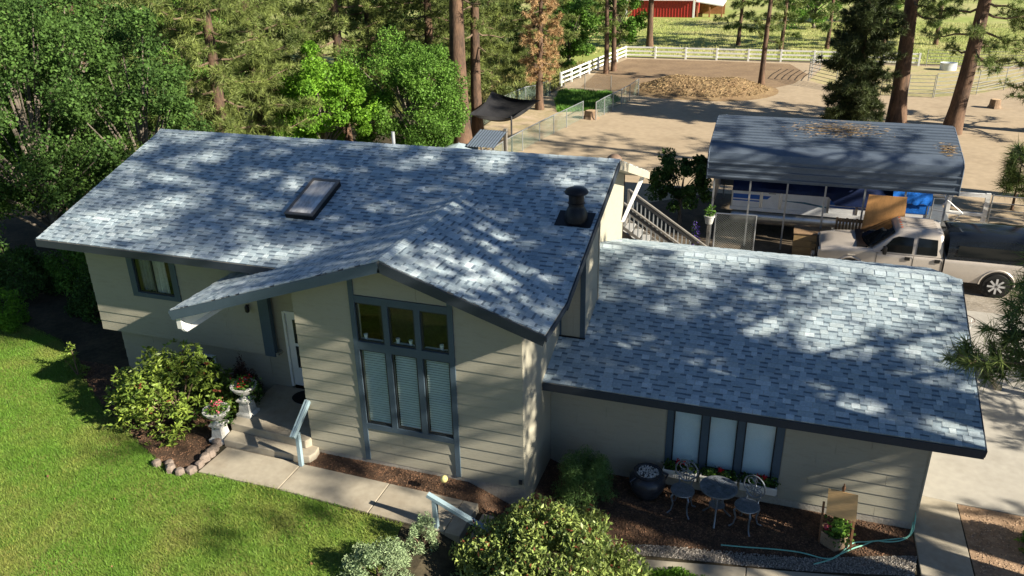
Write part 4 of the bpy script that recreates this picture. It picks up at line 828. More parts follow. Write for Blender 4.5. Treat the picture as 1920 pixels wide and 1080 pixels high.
# ---- paddock: white three-rail fence
t = thing('rail_fence', 'white three-rail timber fence round the far side of the paddock', 'fence', (0, 64.5, G0), world=True)
FP = [(-12.6, 48.6), (-12.3, 50.6), (-12.1, 52.6), (-11.85, 54.7), (-11.6, 57), (-11.3, 59.4), (-11.0, 62), (-10.71, 64.6)]+[(-10.71+2.78*k, 64.6-.02*k) for k in range(1, 10)]
for p in FP: MB().box(p[0]-.075, p[0]+.075, p[1]-.075, p[1]+.075, G0, G0+1.06).build('post', M_white, t)
for a, b_ in zip(FP, FP[1:]):
    for z in (.28, .62, .97): MB().bar((*a, G0+z), (*b_, G0+z), .05, .13).build('rail', M_white, t)
# corral panels
pipepanel('corral_panel', [(5.5, 54.8), (5.75, 57.0), (6.4, 60.0)], 1.6, 6, 'pipe corral panels at the left end of the round pen')
pipepanel('corral_panel', [(5.5, 54.8), (7.4, 52.2), (10.3, 49.9)], 1.6, 6, 'pipe corral panels along the front left of the round pen')
pipepanel('corral_panel', [(10.3, 49.9), (12.0, 49.6), (13.6, 49.7)], 1.5, 6, 'pipe corral panels between the two big pine trunks')
pipepanel('corral_panel', [(13.7, 49.8), (16.6, 51.6), (18.7, 53.8), (21, 57)], 1.6, 6, 'pipe corral panels at the right side of the round pen')
pipepanel('corral_panel', [(14.9, 64.6), (18.5, 64.6), (23, 64.4)], 1.3, 5, 'pipe rail panels continuing the white fence to the right')
t = thing('water_trough', 'round galvanised water trough inside the round pen', 'trough', (16.3, 62.6, G0)); m = MB(); m.lathe((0, 0, 0), [(.62, 0), (.64, .3), (.63, .55), (.66, .6), (.60, .6), (.58, .45), (.05, .44)], 26, .8); m.build('tank', mat('trough steel', (.58, .62, .66), .5, .1, 4, metal=.3), t, smooth=True)
def stump(loc, label, r, h):
    m = MB(); n = 14; rr = [r*random.Random(k+int(loc[0]*7)).uniform(.85, 1.15) for k in range(n)]
    t = thing('tree_stump', label, 'stump', loc)
    m.loft([[(q*f*math.cos(2*PI*k/n), q*f*math.sin(2*PI*k/n), z) for k, q in enumerate(rr)] for f, z in ((1.35, 0), (1.05, h*.35), (.95, h))]); m.build('bark', mat('stump bark', (.22, .15, .10), .9, .25, 5, .5), t)
    MB().lathe((0, 0, h-.005), [(r*.86, 0), (r*.86, .014), (.02, .016)], 14).build('cut_face', mat('cut wood', (.50, .36, .22), .9, .2, 6), t)
stump((-7.62, 37.7, G0), 'pale cut stump in the chain-link gateway', .38, .5); stump((16.9, 46.9, G0), 'low brown stump on the sand at the far right', .3, .55)
# manure and straw heap
r = np.random.default_rng(21); n = 46; V = []; 
def heap(x, y):
    a = .85*np.exp(-(((x+4.2)/1.9)**2+((y-49.2)/2.0)**2))+.75*np.exp(-(((x+1.2)/2.3)**2+((y-49.0)/2.2)**2))+.5*np.exp(-(((x-.8)/1.5)**2+((y-50)/1.8)**2)); return a
m = MB(); gx = np.linspace(-8.5, 4.2, 90); gy = np.linspace(44, 55, 70); H = {}
idx = {}
nz = r.normal(0, .022, (90, 70))
for i, x in enumerate(gx):
    for j, y in enumerate(gy): idx[i, j] = len(m.v); h_ = heap(x, y); m.v.append((x, y, G0-.03+h_+nz[i, j]*min(1, h_*2)))
for i in range(89):
    for j in range(69): m.f.append((idx[i, j], idx[i+1, j], idx[i+1, j+1], idx[i, j+1])); m.m.append(0)
hp_ = m.build('straw_heap', mat('straw and manure', (.27, .19, .10), .95, .35, 1.5, .6, col2=(.20, .13, .07), bscale=9)); tag(hp_, 'long heap of straw and manure in the paddock', 'heap'); hp_['kind'] = 'stuff'
struct(MB().poly([(x, y, G0+.006) for x, y in [(-11, 48.5), (-11.4, 56), (-10.4, 63.8), (-2, 64), (4, 63.5), (5.5, 58), (4.5, 53.5), (3, 51), (-1, 46.5), (-6, 46.8)]]).build('manure_ground', mat('trodden manure', (.25, .175, .105), .95, .2, .7, .4, col2=(.19, .13, .08)), None))
struct(MB().poly([(x, y, G0+.004) for x, y in [(5.6, 55), (7.5, 52.3), (10.3, 50), (13.6, 49.9), (16.6, 51.8), (19, 54.5), (21, 58), (22, 64.3), (7, 64.3), (6.2, 59)]]).build('pen_grass', mat('dry pen grass', (.33, .31, .14), .95, .2, .8, .4, col2=(.40, .33, .19))))
# chain-link runs
def chainfence(name, pts, label, h=1.12, dark=False):
    t = thing(name, label, 'fence', (*pts[0], G0), world=True, group='chain-link runs of the dog yard')
    mm = M_pipe if dark else M_post
    for p in pts: MB().tube([(*p, G0), (*p, G0+h+.03)], .03, 7).build('post', mm, t)
    for a, b_ in zip(pts, pts[1:]):
        if not dark: MB().tube([(*a, G0+h), (*b_, G0+h)], .024, 6).build('top_rail', mm, t)
        links((*a, G0), (*b_, G0), h-.06, .11, .0045).build('wire_mesh', mat('green wire', (.26, .36, .30), .5, .1, 5, metal=.3) if not dark else M_wire, t, kind='stuff')
chainfence('chain_link_fence', [(-8.07, 37.4), (-8.45, 34.8), (-8.75, 33.0), (-9.02, 31.0), (-9.3, 28.7), (-9.5, 26), (-9.6, 23)], 'chain-link run left of the gateway, nearest the house')
chainfence('chain_link_fence', [(-7.21, 37.3), (-7.04, 39.0), (-6.8, 40.5), (-6.55, 42.1), (-6.35, 44.0), (-6.18, 46.4)], 'greenish chain-link run right of the gateway by the straw heap')
chainfence('chain_link_fence', [(-12.3, 44.5), (-12.7, 42.3), (-13.2, 41.5), (-13.5, 39), (-13.6, 35.8), (-13.6, 32)], 'chain-link run behind the black shade sail')
chainfence('wire_fence', [(-12.2, 48.2), (-10.46, 47.6), (-8.42, 47.4), (-6.18, 46.5)], 'thin dark wire fence crossing behind the green dog yard', 1.1, True)
# shade sail
t = thing('shade_sail', 'black sagging shade sail stretched behind the house', 'shade sail', (-10.8, 30, G0), world=True)
c4 = [Vector((-12.3, 32.2, 2.1)), Vector((-9.0, 31.2, 1.9)), Vector((-9.75, 28.2, 1.45)), Vector((-11.9, 27.2, 1.75))]
n = 18; m = MB(); g = [[None]*(n+1) for _ in range(n+1)]
for i in range(n+1):
    for j in range(n+1):
        u, v = i/n, j/n; p = c4[0]*(1-u)*(1-v)+c4[1]*u*(1-v)+c4[2]*u*v+c4[3]*(1-u)*v; cen = (c4[0]+c4[1]+c4[2]+c4[3])/4
        bow = .14*(4*u*(1-u)*(1 if v in (0, 1) else 0)+4*v*(1-v)*(1 if u in (0, 1) else 0)); p = p+(cen-p)*bow
        p.z -= .55*(4*u*(1-u)*4*v*(1-v))**.8+.15*(4*u*(1-u)+4*v*(1-v))/2; g[i][j] = p
for i in range(n): 
    for j in range(n): m.poly([g[i][j], g[i+1][j], g[i+1][j+1], g[i][j+1]])
m.build('sail', mat('black sail cloth', (.018, .018, .02), .6, .2, 4), t, smooth=True)
for c in c4[2:]: MB().tube([(c.x, c.y, G0), (c.x, c.y, c.z+.12)], .05, 8).build('post', mat('sail post', (.06, .06, .065), .6, .1, 5), t)
t = thing('garden_shelter', 'small corrugated metal roof just behind the main ridge', 'shelter', (-9.6, 24, G0), world=True)
m = MB(); m.loft([[(x, y, z+(.03 if k % 2 else 0)) for k, x in enumerate(np.linspace(-10.2, -8.7, 22))] for y, z in ((22.6, 1.25), (24.6, 1.62))], close=False, cap=False); m.build('metal_sheet', M_steel, t)
for x in (-10.1, -8.8):
    for y, z in ((22.7, 1.25), (24.5, 1.58)): MB().box(x-.05, x+.05, y-.05, y+.05, G0, z).build('post', M_deck, t)
MB().box(-8.92, -8.76, 24.5, 24.66, G0, 1.75).build('corner_post', M_deck, t)
t = thing('patio_umbrella', 'pale blue patio umbrella just behind the main ridge', 'umbrella', (-10.6, 22.8, G0))
m = MB(); m.lathe((0, 0, 1.45), [(1.0, 0), (.99, .03), (.5, .16), (.03, .30)], 8); m.build('canopy', mat('pale umbrella cloth', (.30, .38, .43), .7, .08, 4), t); MB().tube([(0, 0, 0), (0, 0, 1.8)], .025, 8).build('pole', M_post, t)
# far red barn
M_red = mat('red barn siding', (.42, .045, .035), .6, .08, 1); M_brf = mat('barn roof metal', (.62, .62, .60), .5, .06, 1)
t = thing('red_barn', 'red metal-sided barn with pale roof beyond the field', 'barn', (-14, 106, G0), world=True)
wb = MB().box(-18, -9.2, 103, 112, G0, 1.75).build('wall', M_red, t)
x = -18.
while x < -9.3: MB().box(x, x+.07, 102.95, 102.999, G0, 1.74).build('siding_rib', mat('barn rib', (.34, .035, .03), .6, .08, 1), wb); x += .40
MB().prism([(-18.3, 102.6, 1.76), (-9.0, 102.6, 1.76), (-9.0, 107.5, 3.5), (-18.3, 107.5, 3.5)], (0, 0, .10)).build('roof', M_brf, t); MB().prism([(-18.3, 112.4, 1.76), (-9.0, 112.4, 1.76), (-9.0, 107.5, 3.5), (-18.3, 107.5, 3.5)], (0, 0, .10)).build('roof', M_brf, t)
MB().box(-9.25, -9.0, 102.9, 103.1, G0, 1.76).build('corner_trim', M_white, t)
MB().prism([(-9.0, 103.5, 1.55), (-5.4, 103.5, 1.0), (-5.4, 109, 1.3), (-9.0, 109, 1.9)], (0, 0, .12)).build('lean_to_roof', M_brf, t)
for x in (-8.8, -7.2, -5.6): MB().box(x, x+.2, 103.6, 103.8, G0, 1.1).build('post', mat('barn timber', (.28, .13, .06), .8, .2, 2), t)
MB().box(-9.0, -5.5, 108.5, 108.7, G0, 1.2).build('back_wall', mat('barn timber', (.28, .13, .06)), t)
tag(MB().box(-18.2, -18.0, 102, 102.2, G0, 2.4).build('utility_post', M_white), 'white post standing at the left end of the red barn', 'post')

r = np.random.default_rng(77); N = 9000; x = r.uniform(-8, 3.6, N); y = r.uniform(44.5, 54.5, N); hh = heap(x, y); k = hh > .12; x, y, hh = x[k], y[k], hh[k]; n = len(x); a = r.uniform(0, 2*PI, n); L = r.uniform(.06, .20, n); V = np.zeros((n, 3, 3)); z = G0+hh
V[:, 0] = np.c_[x-L*np.cos(a), y-L*np.sin(a), z]; V[:, 1] = np.c_[x+.03*np.sin(a), y-.03*np.cos(a), z+r.uniform(0, .05, n)]; V[:, 2] = np.c_[x+L*np.cos(a), y+L*np.sin(a), z+r.uniform(-.02, .12, n)]
o = link('loose_straw', npmesh('loose_straw', V.reshape(-1, 3), 3, mat('loose straw', (.36, .26, .13), .9, .2, 2, col2=(.19, .13, .07), island=.45)), None, 'stuff'); tag(o, 'loose straw strands lying on the long heap in the paddock', 'straw')
struct(MB().poly([(x, y, G0+.006) for x, y in [(1.2, 16.2), (10.5, 16.3), (10.6, 22), (10, 23.6), (1.4, 23.6), (-1.5, 21), (-2, 17.5)]]).build('carport_floor', mat('shade-darkened packed dirt', (.10, .078, .055), .95, .3, 2, .5)))  # packed dirt, its colour darkened to stand in for tree shade under the carport
# ------------------------------------------------------------------ vegetation
def unit(v): return v/np.maximum(np.linalg.norm(v, axis=1, keepdims=True), 1e-9)
def leaves(C, size, r, aspect=.5, up=.3, out=None, fold=.25):
    """diamond leaves centred at C (n,3); returns (4n,3)"""
    n = len(C); d = unit(r.normal(0, 1, (n, 3))+(out if out is not None else 0)); nn = unit(r.normal(0, 1, (n, 3))+np.array([0, 0, up*3])); s = unit(np.cross(d, nn)); nn = np.cross(s, d)
    L = (size*r.uniform(.65, 1.3, n))[:, None]; V = np.zeros((n, 4, 3)); V[:, 0] = C-d*L*.5; V[:, 2] = C+d*L*.5; V[:, 1] = C+s*L*aspect*.5+nn*L*fold*.3; V[:, 3] = C-s*L*aspect*.5+nn*L*fold*.3
    return V.reshape(-1, 3)
def tufts(C, D, K, length, w, r, spread=.95):
    n = len(C); c = np.repeat(C, K, 0); d = np.repeat(D, K, 0); dirs = unit(unit(r.normal(0, 1, (n*K, 3)))*spread+d*.55); L = length*r.uniform(.7, 1.15, (n*K, 1)); b = c-d*r.uniform(0, length*.55, (n*K, 1))
    s = unit(np.cross(dirs, r.normal(0, 1, (n*K, 3))))*w; V = np.zeros((n*K, 3, 3)); V[:, 0] = b-s; V[:, 1] = b+s; V[:, 2] = b+dirs*L; V[:, 2, 2] -= L[:, 0]*.12
    return V.reshape(-1, 3)
M_bark = mat('ponderosa bark', (.155, .095, .062), .95, .3, 3, .9, col2=(.055, .038, .030), stretch=(1, 1, .25), bscale=14)
M_bark2 = mat('grey bark', (.20, .17, .14), .95, .3, 4, .6, col2=(.10, .085, .07), stretch=(1, 1, .3))
M_twig = mat('dead twig', (.16, .115, .08), .95, .3, 4)
N_pine = mat('pine needles', (0.180, 0.232, 0.063), .55, .2, .6, col2=(0.105, 0.158, 0.045), island=.45, trans=.28)
N_pine2 = mat('yellow pine needles', (.235, .285, .078), .55, .2, .6, col2=(.12, .165, .046), island=.45, trans=.30)
N_dead = mat('dead brown needles', (.52, .36, .19), .8, .2, .8, col2=(.36, .23, .11), island=.35, trans=.2)
L_dark = mat('dark green leaves', (.10, .185, .042), .6, .2, .7, col2=(.045, .095, .026), island=.5, trans=.34, spec=.12)
L_mid = mat('mid green leaves', (0.152, 0.290, 0.049), .5, .2, .7, col2=(0.094, 0.196, 0.035), island=.45, trans=.35, spec=.15)
L_lime = mat('lime green leaves', (0.218, 0.414, 0.041), .5, .15, .7, col2=(0.115, 0.253, 0.030), island=.35, trans=.40, spec=.15)
L_pale = mat('pale sage leaves', (0.324, 0.405, 0.230), .7, .15, 2, col2=(0.230, 0.324, 0.162), island=.35, trans=.2)
L_rho = mat('rhododendron leaves', (.27, .36, .06), .4, .2, 2, col2=(.11, .18, .035), island=.5, trans=.28)
L_weep = mat('glossy bush leaves', (0.297, 0.365, 0.101), .38, .2, 3, col2=(0.149, 0.216, 0.061), island=.5, trans=.22)
L_red = mat('red new leaves', (.20, .06, .035), .5, .2, 3, island=.4, trans=.25)
L_jun = mat('juniper sprays', (0.145, 0.255, 0.068), .6, .2, 3, col2=(0.085, 0.170, 0.051), island=.4, trans=.2)
F_red = mat('red petals', (.62, .02, .03), .6, .1, 5, island=.25, trans=.2); F_pink = mat('pink petals', (.66, .14, .20), .6, .1, 5, island=.3, trans=.2); F_pur = mat('purple petals', (.16, .08, .50), .6, .1, 5, island=.3, trans=.2)
def pine(name, label, loc, H, zb_, R, nb, seed, tr=.32, K=26, ln=.24, w=.006, needles=None, tpb=13, lean=(0, 0), droop=.25, group='pines', bark=None, bare=0, top=1., rz=0, dens=1., smin=.35, extra=()):
    r = np.random.default_rng(seed); t = thing(name, label, 'tree', loc, rz, group)
    axis = lambda z: np.array([lean[0]*z+.05*math.sin(z*.5+seed), lean[1]*z+.05*math.cos(z*.4+seed), z])
    m = MB(); zs = np.linspace(0, H, 14); m.tube([axis(z) for z in zs], [tr*(1.25 if z == 0 else 1)*max(.06, 1-.9*z/H) for z in zs], 12, cap=False); m.build('trunk', bark or M_bark, t, smooth=True)
    lb = MB(); C = []; D = []; nb0 = nb; nb = nb+len(extra)
    for i in range(nb):
        f = (i % nb0+r.random())/nb0; z = zb_+(H-zb_)*f; L = R*(1-.75*f**1.3)*r.uniform(.65, 1.1)*(.75+.5*min(f*4, 1) if top else 1); a = i*2.4+r.uniform(-.5, .5); up = .25-.55*(1-f)-droop*r.uniform(0, 1)
        p0 = axis(z); pts = []
        for k in range(6):
            s = k/5; pts.append(p0+np.array([math.cos(a)*L*s, math.sin(a)*L*s, L*(up*s+.30*s*s+.03*math.sin(k*2+i))]))
        if i >= nb0:
            e = np.array(extra[i-nb0]); z = e[2]+.9; p0 = axis(z); L = R; pts = [p0+(e-p0)*(k/5)+np.array([0, 0, -.35*math.sin(PI*k/5)]) for k in range(6)]
        lb.tube(pts, [max(.012, .05*(1-.8*k/5)*(tr/.3)) for k in range(6)], 5, cap=False)
        if r.random() < bare: continue
        for k in range(int(tpb*(2.2 if i >= nb0 else 1)*dens*r.uniform(.7, 1.3)*max(.4, L/R))):
            s = r.uniform(smin, 1.02); j = min(int(s*5), 4); q = pts[j]+(pts[j+1]-pts[j])*(s*5-j); d = (pts[j+1]-pts[j]); d = d/np.linalg.norm(d)
            sd = r.normal(0, 1, 3); sd[2] *= .5; sd = sd-d*sd.dot(d); sd = sd/np.linalg.norm(sd); e = q+sd*r.uniform(.05, .42)*(1.1-s*.45)*(L/2.4)**.5+d*r.uniform(0, .2)+np.array([0, 0, r.uniform(-.05, .15)])
            if k % 2 == 0: lb.tube([q, (q+e)/2+np.array([0, 0, -.02]), e], .008, 3, cap=False)
            C.append(e); dd = (e-q)*.8+d*.25+np.array([0, 0, .12]); D.append(dd/np.linalg.norm(dd))
    lb.build('limbs', M_twig, t)
    if C: link('needles', npmesh('needles', tufts(np.array(C), np.array(D), K, ln, w, r), 3, needles or N_pine), t)
    return t
def broad(name, label, loc, H, R, seed, leaf, N=26000, size=.11, nclump=110, zc=.55, tr=.16, group='broadleaf trees', cat='tree', sq=.85, bark=None, zb=.25, csz=.165, rz=0):
    r = np.random.default_rng(seed); t = thing(name, label, cat, loc, rz, group)
    cc = unit(r.normal(0, 1, (nclump, 3)))*(r.uniform(.25, 1, (nclump, 1))**.5); rad = np.array([R, R*.95, H*(1-zb)/2]); cen = np.array([0, 0, H*(1+zb)/2]); cc = cc*rad*(1+r.normal(0, .10, (nclump, 1)))+cen
    m = MB(); tz = H*zb; m.tube([(0, 0, 0), (.04*R, -.03*R, tz*.5), (0, 0, tz), (.05*R, .05*R, H*.6)], [tr*1.2, tr, tr*.85, tr*.4], 10, cap=False)
    m.build('trunk', bark or M_bark2, t, smooth=True); lb = MB()
    for c in cc[::2]: b0 = np.array([0, 0, tz+(c[2]-tz)*.35]); mid = (b0+c)/2+np.array([0, 0, .08*R]); lb.tube([b0, mid, c], [tr*.35, tr*.2, .012], 5, cap=False)
    lb.build('limbs', bark or M_bark2, t)
    k = r.integers(0, nclump, N); cs = csz*R*r.uniform(.6, 1.25, nclump); off = r.normal(0, 1, (N, 3)); off = off/np.linalg.norm(off, axis=1, keepdims=True)*(r.random((N, 1))**.45); off[:, 2] *= sq
    P = cc[k]+off*cs[k][:, None]*1.5; P = P[P[:, 2] > .05]
    link('crown', npmesh('crown', leaves(P, size, r, .62, .35), 4, leaf), t)
    return t
def bush(name, label, loc, rx, ry, h, N, size, leaf, seed, aspect=.45, cat='bush', group=None, ncl=40, csz=.22, stems=6, up=.4, droop=0, mats2=None, rose=False):
    r = np.random.default_rng(seed); t = thing(name, label, cat, loc, 0, group)
    cc = unit(r.normal(0, 1, (ncl, 3))); cc[:, 2] = np.abs(cc[:, 2])*1.05-.05; cc = cc*(r.uniform(.35, 1, (ncl, 1))**.4); cc = cc*np.array([rx, ry, h])*.85
    sm = MB()
    for c in cc[:max(stems, 1)*2]: sm.tube([(c[0]*.1, c[1]*.1, 0), (c[0]*.55, c[1]*.55, c[2]*.6), tuple(c)], [.02, .014, .006], 4, cap=False)
    sm.build('stems', M_twig, t)
    k = r.integers(0, ncl, N); off = unit(r.normal(0, 1, (N, 3)))*(r.random((N, 1))**.4); P = cc[k]+off*np.array([rx, ry, h*.8])*csz; P = P[P[:, 2] > .02]
    def put(P, lf, nm):
        if rose:   # rosettes: leaves radiate from shoot tips
            kk = 7; c = np.repeat(P[::kk], kk, 0)[:len(P)]; o = unit(r.normal(0, 1, (len(c), 3))*np.array([1, 1, .45])); V = leaves(c+o*size*.5, size, r, aspect, up, o*3)
        else: V = leaves(P, size, r, aspect, up, np.array([0, 0, -droop]))
        link(nm, npmesh(nm, V, 4, lf), t, 'stuff' if nm == 'petals' else None)
    put(P, leaf, 'foliage')
    if mats2: 
        for lf, frac, nm in mats2: put(P[r.random(len(P)) < frac]+r.normal(0, .03, 3), lf, nm)
    return t
def flowers(parent, c, r_, n, sz, m, seed, nm='flowers', zr=.1):
    r = np.random.default_rng(seed); P = np.array(c)+r.normal(0, 1, (n, 3))*np.array([r_, r_, zr*.5]); V = leaves(P, sz, r, .9, .6); o = link(nm, npmesh(nm, V, 4, m), None, 'stuff'); setp(o, parent); return o
# urn and box plantings (parts of their planters)
for (t, zz), sd in ((U1, 1), (U2, 2)):
    flowers(t, (0, 0, zz+.06), .12, 260, .07, L_mid, sd, 'foliage', .14); flowers(t, (.02, 0, zz+.14), .09, 60, .05, F_red if sd == 2 else F_pink, sd+10, 'petals', .12); flowers(t, (.16, .02, zz-.08), .12, 200, .05, L_dark, sd+20, 'trailing_leaves', .3)
for k, (t, w) in enumerate(WB):
    for q in range(5):
        x = -w+.08+(2*w-.16)*q/4; flowers(t, (x, 0, .22), .05, 80, .06, L_mid if q % 2 else L_dark, 40+k*10+q, 'foliage', .12)
    for x in ((.08, -.05), (.02,), (-.02, .10))[k]: flowers(t, (x, -.02, .35), .025, 45, .04, F_red, 70+k+int(x*100), 'geranium_head', .05)
flowers(EASEL, (6.0, 1.02, .02), .09, 240, .09, L_mid, 90, 'foliage', .3); flowers(EASEL, (5.80, 1.02, -.05), .05, 50, .06, F_pink, 91, 'petals', .1); flowers(EASEL, (6.17, 1.0, -.14), .03, 30, .06, F_red, 92, 'petals', .1); flowers(EASEL, (6.02, .98, -.12), .10, 200, .07, L_dark, 93, 'foliage', .12)
flowers(POSTPOT, (0, 0, 2.0), .08, 160, .09, L_mid, 95, 'foliage', .2)
bush('flower_clump', 'purple flowers beside the white bucket near the deck stairs', (1.55, 15.2, G0), .22, .22, 1.7, 500, .07, L_dark, 96, cat='flowers', mats2=[(F_pur, .5, 'petals')])
bush('garden_bush', 'pale silvery clump behind the garage ridge by the gate', (2.1, 13.6, G0), .35, .35, .95, 700, .10, L_pale, 97, group='yard bushes')
# front shrubs
bush('flowering_bush', 'large yellow-green rhododendron bush by the porch', (-8.65, .20, .2), 1.75, 1.25, 2.15, 11000, .125, L_rho, 31, .38, ncl=60, csz=.26, stems=12, rose=True, mats2=[(L_red, .015, 'new_leaves')])
bush('red_leaf_shrub', 'dark reddish shrub against the wall left of the door', (-7.45, 1.30, .2), .42, .40, 1.55, 2600, .07, mat('dark red leaves', (.075, .040, .030), .5, .2, 3, island=.5, trans=.2), 32)
bush('fern_clump', 'dark strappy green clump on the porch edge', (-7.05, 1.05, .4), .3, .3, .65, 500, .16, L_dark, 33, .15)
bush('young_shrub', 'bright lime green young shrub at the left lawn edge', (-16.9, 2.9, .2), .75, .7, 1.25, 4200, .09, L_lime, 34)
bush('leaf_sprig', 'small leggy shrub sprig in the shade left of the house', (-12.6, 1.15, .2), .35, .3, 1.25, 260, .12, L_rho, 35, .35, rose=True, ncl=6)
bush('weeping_bush', 'broad glossy weeping bush in the foreground', (1.15, -2.0, -.42), 2.1, 1.85, 1.95, 34000, .10, L_weep, 36, .42, ncl=150, csz=.17, stems=20, up=.15, droop=1.1, mats2=[(L_red, .03, 'red_leaves')])
bush('sage_bush', 'silvery sage bush at the lawn corner', (-1.75, -2.95, .1), .78, .65, .95, 9000, .060, L_pale, 37, .30, up=.1, ncl=50, group='sage bushes in the foreground')
bush('sage_bush', 'smaller silvery sage sprig behind the larger one', (-1.35, -2.0, .1), .36, .33, .95, 2400, .060, L_pale, 38, .30, up=.1, group='sage bushes in the foreground')
bush('juniper_bush', 'feathery green juniper bush beside the wing corner', (1.05, .95, -.4), .72, .62, 1.35, 16000, .085, L_jun, 39, .12, ncl=60, csz=.25)
bush('ground_cover', 'low bright green ground cover at the bottom edge', (3.35, -1.05, -.38), .95, .5, .22, 6000, .06, L_lime, 40, .4, cat='ground cover', ncl=60)
bush('dark_shrub', 'dark green shrub at the right edge by the driveway', (9.75, 2.0, -.4), .5, .5, .9, 3500, .08, L_mid, 41)
broad('yard_tree', 'round dark-leaved small tree behind the garage', (.55, 18.6, G0), 3.1, 1.35, 42, L_dark, 9000, .12, 34, group='yard bushes', tr=.08, zb=.25)
# trees on the left and behind the roof
broad('leafy_tree', 'tall dark leafy tree at the left corner of the house', (-18.6, 6.6, 0), 10, 2.9, 50, L_dark, 42000, .115, 90, zb=.08)
broad('leafy_tree', 'lighter leafy tree at the far left edge', (-22.5, 6.8, 0), 9, 3.2, 51, L_mid, 34000, .11, 80, zb=.1)
broad('leafy_tree', 'dense leafy tree above the left gable corner', (-22.5, 11.5, 0), 10.5, 3.3, 52, L_dark, 42000, .115, 90, zb=.1)
broad('leafy_tree', 'leafy tree farther back on the left', (-28.5, 15.5, 0), 11, 3.8, 53, L_dark, 36000, .12, 80, zb=.1)
broad('leafy_tree', 'slender leafy tree left of the yellow pine', (-23.0, 19.5, -.3), 10, 3.2, 54, L_mid, 30000, .12, 70, zb=.15)
broad('lime_tree', 'vivid lime green leafy tree behind the main roof', (-16.9, 21.0, -.4), 6.1, 2.7, 55, L_lime, 34000, .14, 60, zb=.1)
broad('green_tree', 'fresh green broad tree right of the lime one', (-13.2, 23.2, -.4), 6.6, 2.7, 56, L_mid, 40000, .12, 70, zb=.08)
broad('green_tree', 'green leafy growth around the big pine trunk', (-12.6, 25.7, -.4), 3.6, 1.0, 57, L_mid, 9000, .12, 30, zb=.2, tr=.08)
pine('pine_tree', 'tall pine with yellow-green needles behind the left roof', (-17.4, 14.4, -.4), 17, .8, 3.3, 80, 60, needles=N_pine2, tpb=46, ln=.34, w=.013, smin=.12, K=30)
pine('pine_tree', 'yellow-green pine left of the lime green tree', (-20.0, 20.5, -.4), 17, 1, 3.6, 76, 61, needles=N_pine2, tpb=46, ln=.36, w=.015, smin=.12, K=30)
pine('pine_tree', 'pine with bare red trunk at the top left', (-24.2, 14.8, -.4), 18, 4, 3.6, 60, 62, tr=.36, needles=N_pine2, tpb=34, ln=.34, w=.013)
pine('pine_tree', 'pine reaching in from the left frame edge', (-23.0, 6.2, .1), 14, 5.0, 5.6, 34, 63, needles=N_pine2, tpb=16, ln=.30, w=.008, tr=.26)
pine('pine_tree', 'dark pine behind the fresh green tree', (-20.3, 33, -.4), 18, 2, 3.6, 70, 64, tr=.4, tpb=40, ln=.36, w=.018, smin=.15)
pine('pine_tree', 'big straight pine trunk at the right of the green tree', (-12.15, 27.0, -.4), 22, 8.0, 3.4, 46, 65, tr=.52, tpb=26, ln=.32, w=.012)
pine('pine_tree', 'second trunk close behind the big straight pine', (-12.45, 30.2, -.4), 20, 5.0, 3.2, 46, 66, tr=.34, tpb=24, ln=.3, w=.012, needles=N_pine2)
pine('dead_pine', 'dead brown-needled conifer beside the shade sail', (-11.6, 39.7, -.4), 11, 2.1, 1.35, 70, 67, tr=.27, needles=N_dead, tpb=15, ln=.30, w=.016, droop=.55, K=22)
for i, (x, y, sd, lb, nd) in enumerate([(-15.5, 38, 68, 'pine left of the dead brown conifer', 1), (-17.5, 46, 69, 'pine deep behind the shade sail', 1), (-10.55, 55.2, 70, 'thin pine at the paddock corner, nearer of two', 1), (-10.2, 56.6, 71, 'thin pine at the paddock corner, farther of two', 1), (-9.66, 71.6, 72, 'dark straight pine in front of the red barn', 0), (2.15, 52.7, 73, 'slim pine standing alone in the paddock', 1), (-1.2, 75.3, 74, 'pine beyond the white fence left of the slim one', 0), (3.0, 72.5, 75, 'bushy pine beyond the white fence behind the slim one', 0), (7.2, 74, 76, 'bushy pine beyond the white fence right of the slim one', 0), (12.4, 76, 77, 'small pine beyond the pen left of centre', 0), (17.4, 79, 78, 'small pine beyond the pen right of centre', 0)]):
    slim = i in (2, 3, 5)
    pine('pine_tree', lb, (x, y, -.4), 15 if not slim else 16, (3.2 if slim else 1.6) if i not in (4,) else 5, 1.7 if slim else (2.9 if i < 9 else 2.2), 34 if slim else 40, sd, tr=(.22 if slim else .2) if i != 4 else .34, needles=(N_pine2 if nd else N_pine), tpb=12 if slim else 34, ln=.38, w=.024, K=22, smin=.35 if slim else .15, bare=.2 if slim else 0)
p1 = pine('pine_tree', 'big pine trunk with hanging dark boughs behind the carport', (10.5, 40.1, -.4), 21, 6.2, 3.6, 48, 80, tr=.50, lean=(-.055, 0), tpb=30, ln=.34, w=.015)
p2 = pine('pine_tree', 'leaning pine trunk right of the big carport pine', (13.25, 38.6, -.4), 20, 4.2, 3.9, 56, 81, tr=.46, lean=(.04, 0), tpb=34, ln=.34, w=.015)
pine('drooping_conifer', 'dark drooping conifer left of the big carport pine', (7.9, 38.3, -.4), 11, .3, 2.0, 130, 82, tr=.16, tpb=44, smin=.1, ln=.34, w=.019, droop=.7, K=24, needles=mat('dark needles', (.075, .10, .032), .55, .2, .6, col2=(.04, .06, .022), island=.45, trans=.2))
pine('pine_tree', 'pine hanging in from the right above the round pen', (18.2, 40, -.4), 19, 1.6, 4.0, 64, 83, tr=.4, tpb=34, ln=.34, w=.015)
pine('young_pine', 'small young pine by the pipe fence at the right edge', (13.5, 24.4, -.4), 2.5, .7, .9, 16, 84, tr=.06, tpb=10, ln=.52, w=.012, K=44)
